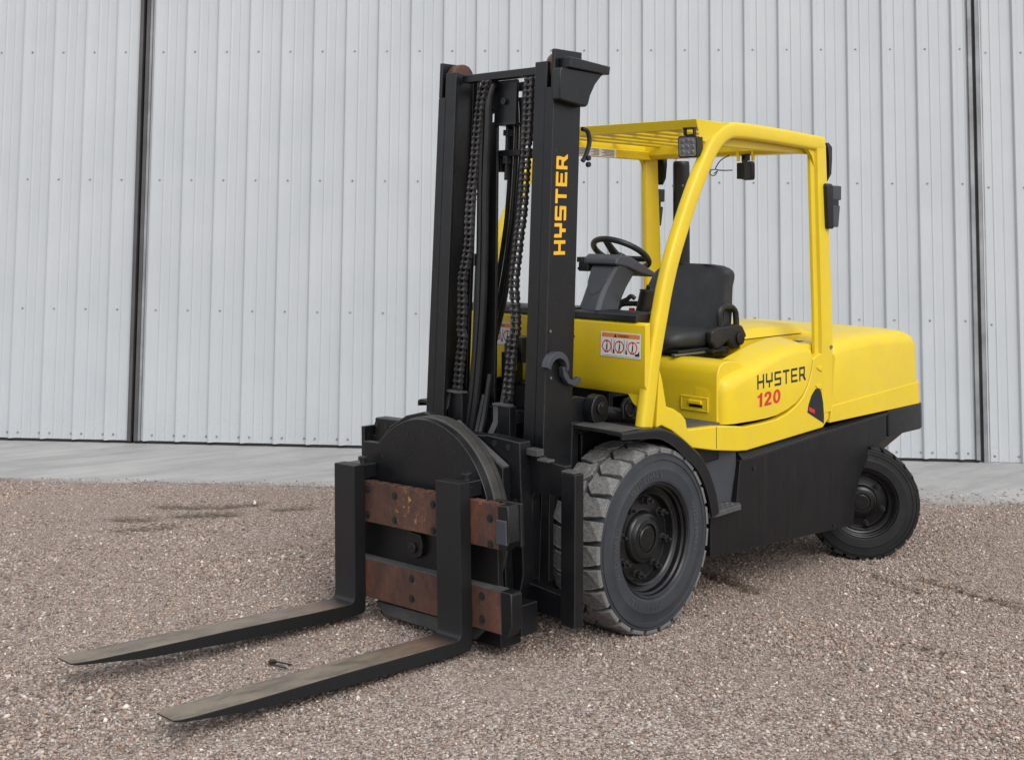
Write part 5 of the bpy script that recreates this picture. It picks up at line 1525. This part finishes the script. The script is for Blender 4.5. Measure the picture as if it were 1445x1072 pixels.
for (y, z) in ((-0.05, 0.258), (-0.05, 0.175), (0.395, 0.262), (0.395, 0.170)):
    CP('bar_bolt', join(cyl((0.8205, y, z), (0.8222, y, z), 0.017, 14), cyl((0.8205, y, z), (0.826, y, z), 0.010, 8)), DULLBLK, lb, smooth=0)
CP('foot_block', join(box(0.64, 0.76, 0.20, 0.44, 0.045, 0.20), box(0.60, 0.70, 0.40, 0.50, 0.09, 0.215)), BLK, lb, bevel=0.005)
# forks: shank, heel and tapering blade
def fork(yc, w, label, dz=0.0, dx=0.0):
    X0, XT = 0.822, 2.182
    top = [(0.884, 0.715), (0.884, 0.26), (0.884, 0.135), (0.888, 0.118), (0.898, 0.108), (0.92, 0.103), (1.10, 0.109), (1.50, 0.127), (1.90, 0.141), (2.10, 0.149), (2.16, 0.153), (XT, 0.154)]
    bot = [(0.822, 0.715), (0.822, 0.16), (0.822, 0.074), (0.826, 0.058), (0.838, 0.049), (0.88, 0.047), (1.10, 0.056), (1.50, 0.076), (1.90, 0.106), (2.10, 0.134), (2.16, 0.142), (XT, 0.147)]
    top = [(x + dx * max(0, (x - 0.95) / 1.23), z + dz * min(1, max(0, (0.4 - z) / 0.2)) * (1 + max(0, x - 1) * 0.9)) for x, z in top]
    bot = [(x + dx * max(0, (x - 0.95) / 1.23), z + dz * min(1, max(0, (0.4 - z) / 0.2)) * (1 + max(0, x - 1) * 0.9)) for x, z in bot]
    hw = [w / 2] * 9 + [w / 2 * 0.95, w / 2 * 0.88, w / 2 * 0.72]
    rings = []
    for (a, b, h) in zip(top, bot, hw):
        rings.append([(a[0], yc - h, a[1]), (a[0], yc + h, a[1]), (b[0], yc + h, b[1]), (b[0], yc - h, b[1])])
    o = CP('fork', loft(rings), FORK, bevel=0.004, seg=2, smooth=30, label=label)
    CP('upper_hook', join(box(0.744, 0.8215, yc - w / 2 + 0.01, yc + w / 2 - 0.01, 0.648, 0.712)), BLK, o, bevel=0.005)
    CP('lock_pin', join(cyl((0.79, yc + 0.02, 0.712), (0.79, yc + 0.02, 0.735), 0.014, 10), cyl((0.79, yc + 0.02, 0.735), (0.79, yc + 0.02, 0.742), 0.022, 10)), BLK, o)
    return o
fork(0.262, 0.150, 'fork by the drive wheel that shows the tread', -0.012, 0.0)
f2 = fork(-0.445, 0.150, 'fork on the side of the mast without lettering', 0.008, 0.025)
CP('side_plate', box(0.800, 0.85, -0.542, -0.5205, 0.47, 0.62), BLK, f2, bevel=0.003)
# guide straps standing on the carriage
P('guide_strap', join(strap([(0.40, -0.275, 1.005), (0.405, -0.285, 0.94), (0.42, -0.315, 0.88), (0.43, -0.33, 0.84)], 0.035, 0.006), box(0.37, 0.42, -0.285, -0.175, 1.004, 1.012)), GREYMET, c2, bevel=0.001)
P('guide_plate', box(0.36, 0.40, -0.275, -0.18, 0.80, 1.004), BLK, c2)
P('guide_strap', join(strap([(0.45, 0.10, 0.985), (0.45, 0.10, 0.91), (0.46, 0.075, 0.85), (0.47, 0.06, 0.80)], 0.030, 0.006), box(0.42, 0.46, 0.085, 0.185, 0.985, 0.993)), GREYMET, c1, bevel=0.001)
P('guide_plate', box(0.41, 0.45, 0.11, 0.19, 0.78, 0.985), BLK, c1)
P('carriage_core', join(box(0.30, 0.51, -0.262, 0.262, 0.16, 0.78)), BLK, bevel=0.006)

# ------------------------------------------------------------------ small litter on the gravel
def ground_pt(x, y, dz=0.0):
    return (x, y, float(g_z(np.array(x), np.array(y))) + dz)
ux, uy = 1.62, 0.02
p0 = ground_pt(1.47, -0.06, 0.008)
clip = part('hairpin_clip', join(tube([ground_pt(1.430, -0.057, 0.010), ground_pt(1.452, -0.120, 0.014), ground_pt(1.462, -0.148, 0.016), ground_pt(1.482, -0.142, 0.016), ground_pt(1.482, -0.115, 0.013), ground_pt(1.468, -0.041, 0.010)], 0.0030, 6, k=4),
       prism([(1.452, -0.150), (1.480, -0.150), (1.486, -0.128), (1.458, -0.124)], 'z', ground_pt(1.47, -0.14)[2] + 0.010, ground_pt(1.47, -0.14)[2] + 0.020)), PLK, None)
tag(clip, 'small dark hairpin clip lying on the gravel between the forks', 'clip')
a_ = [(-0.445, -3.175), (-0.425, -3.172), (-0.412, -3.155), (-0.430, -3.150)]
fl = part('paper_scrap', loft([[ground_pt(x, y, 0.010) for x, y in a_], [ground_pt(x, y, 0.018 + 0.012 * (k == 1)) for k, (x, y) in enumerate(a_)]]), WHITE, None, smooth=0)
tag(fl, 'tiny white scrap lying on gravel near the concrete apron', 'scrap')
bpy.context.view_layer.update()
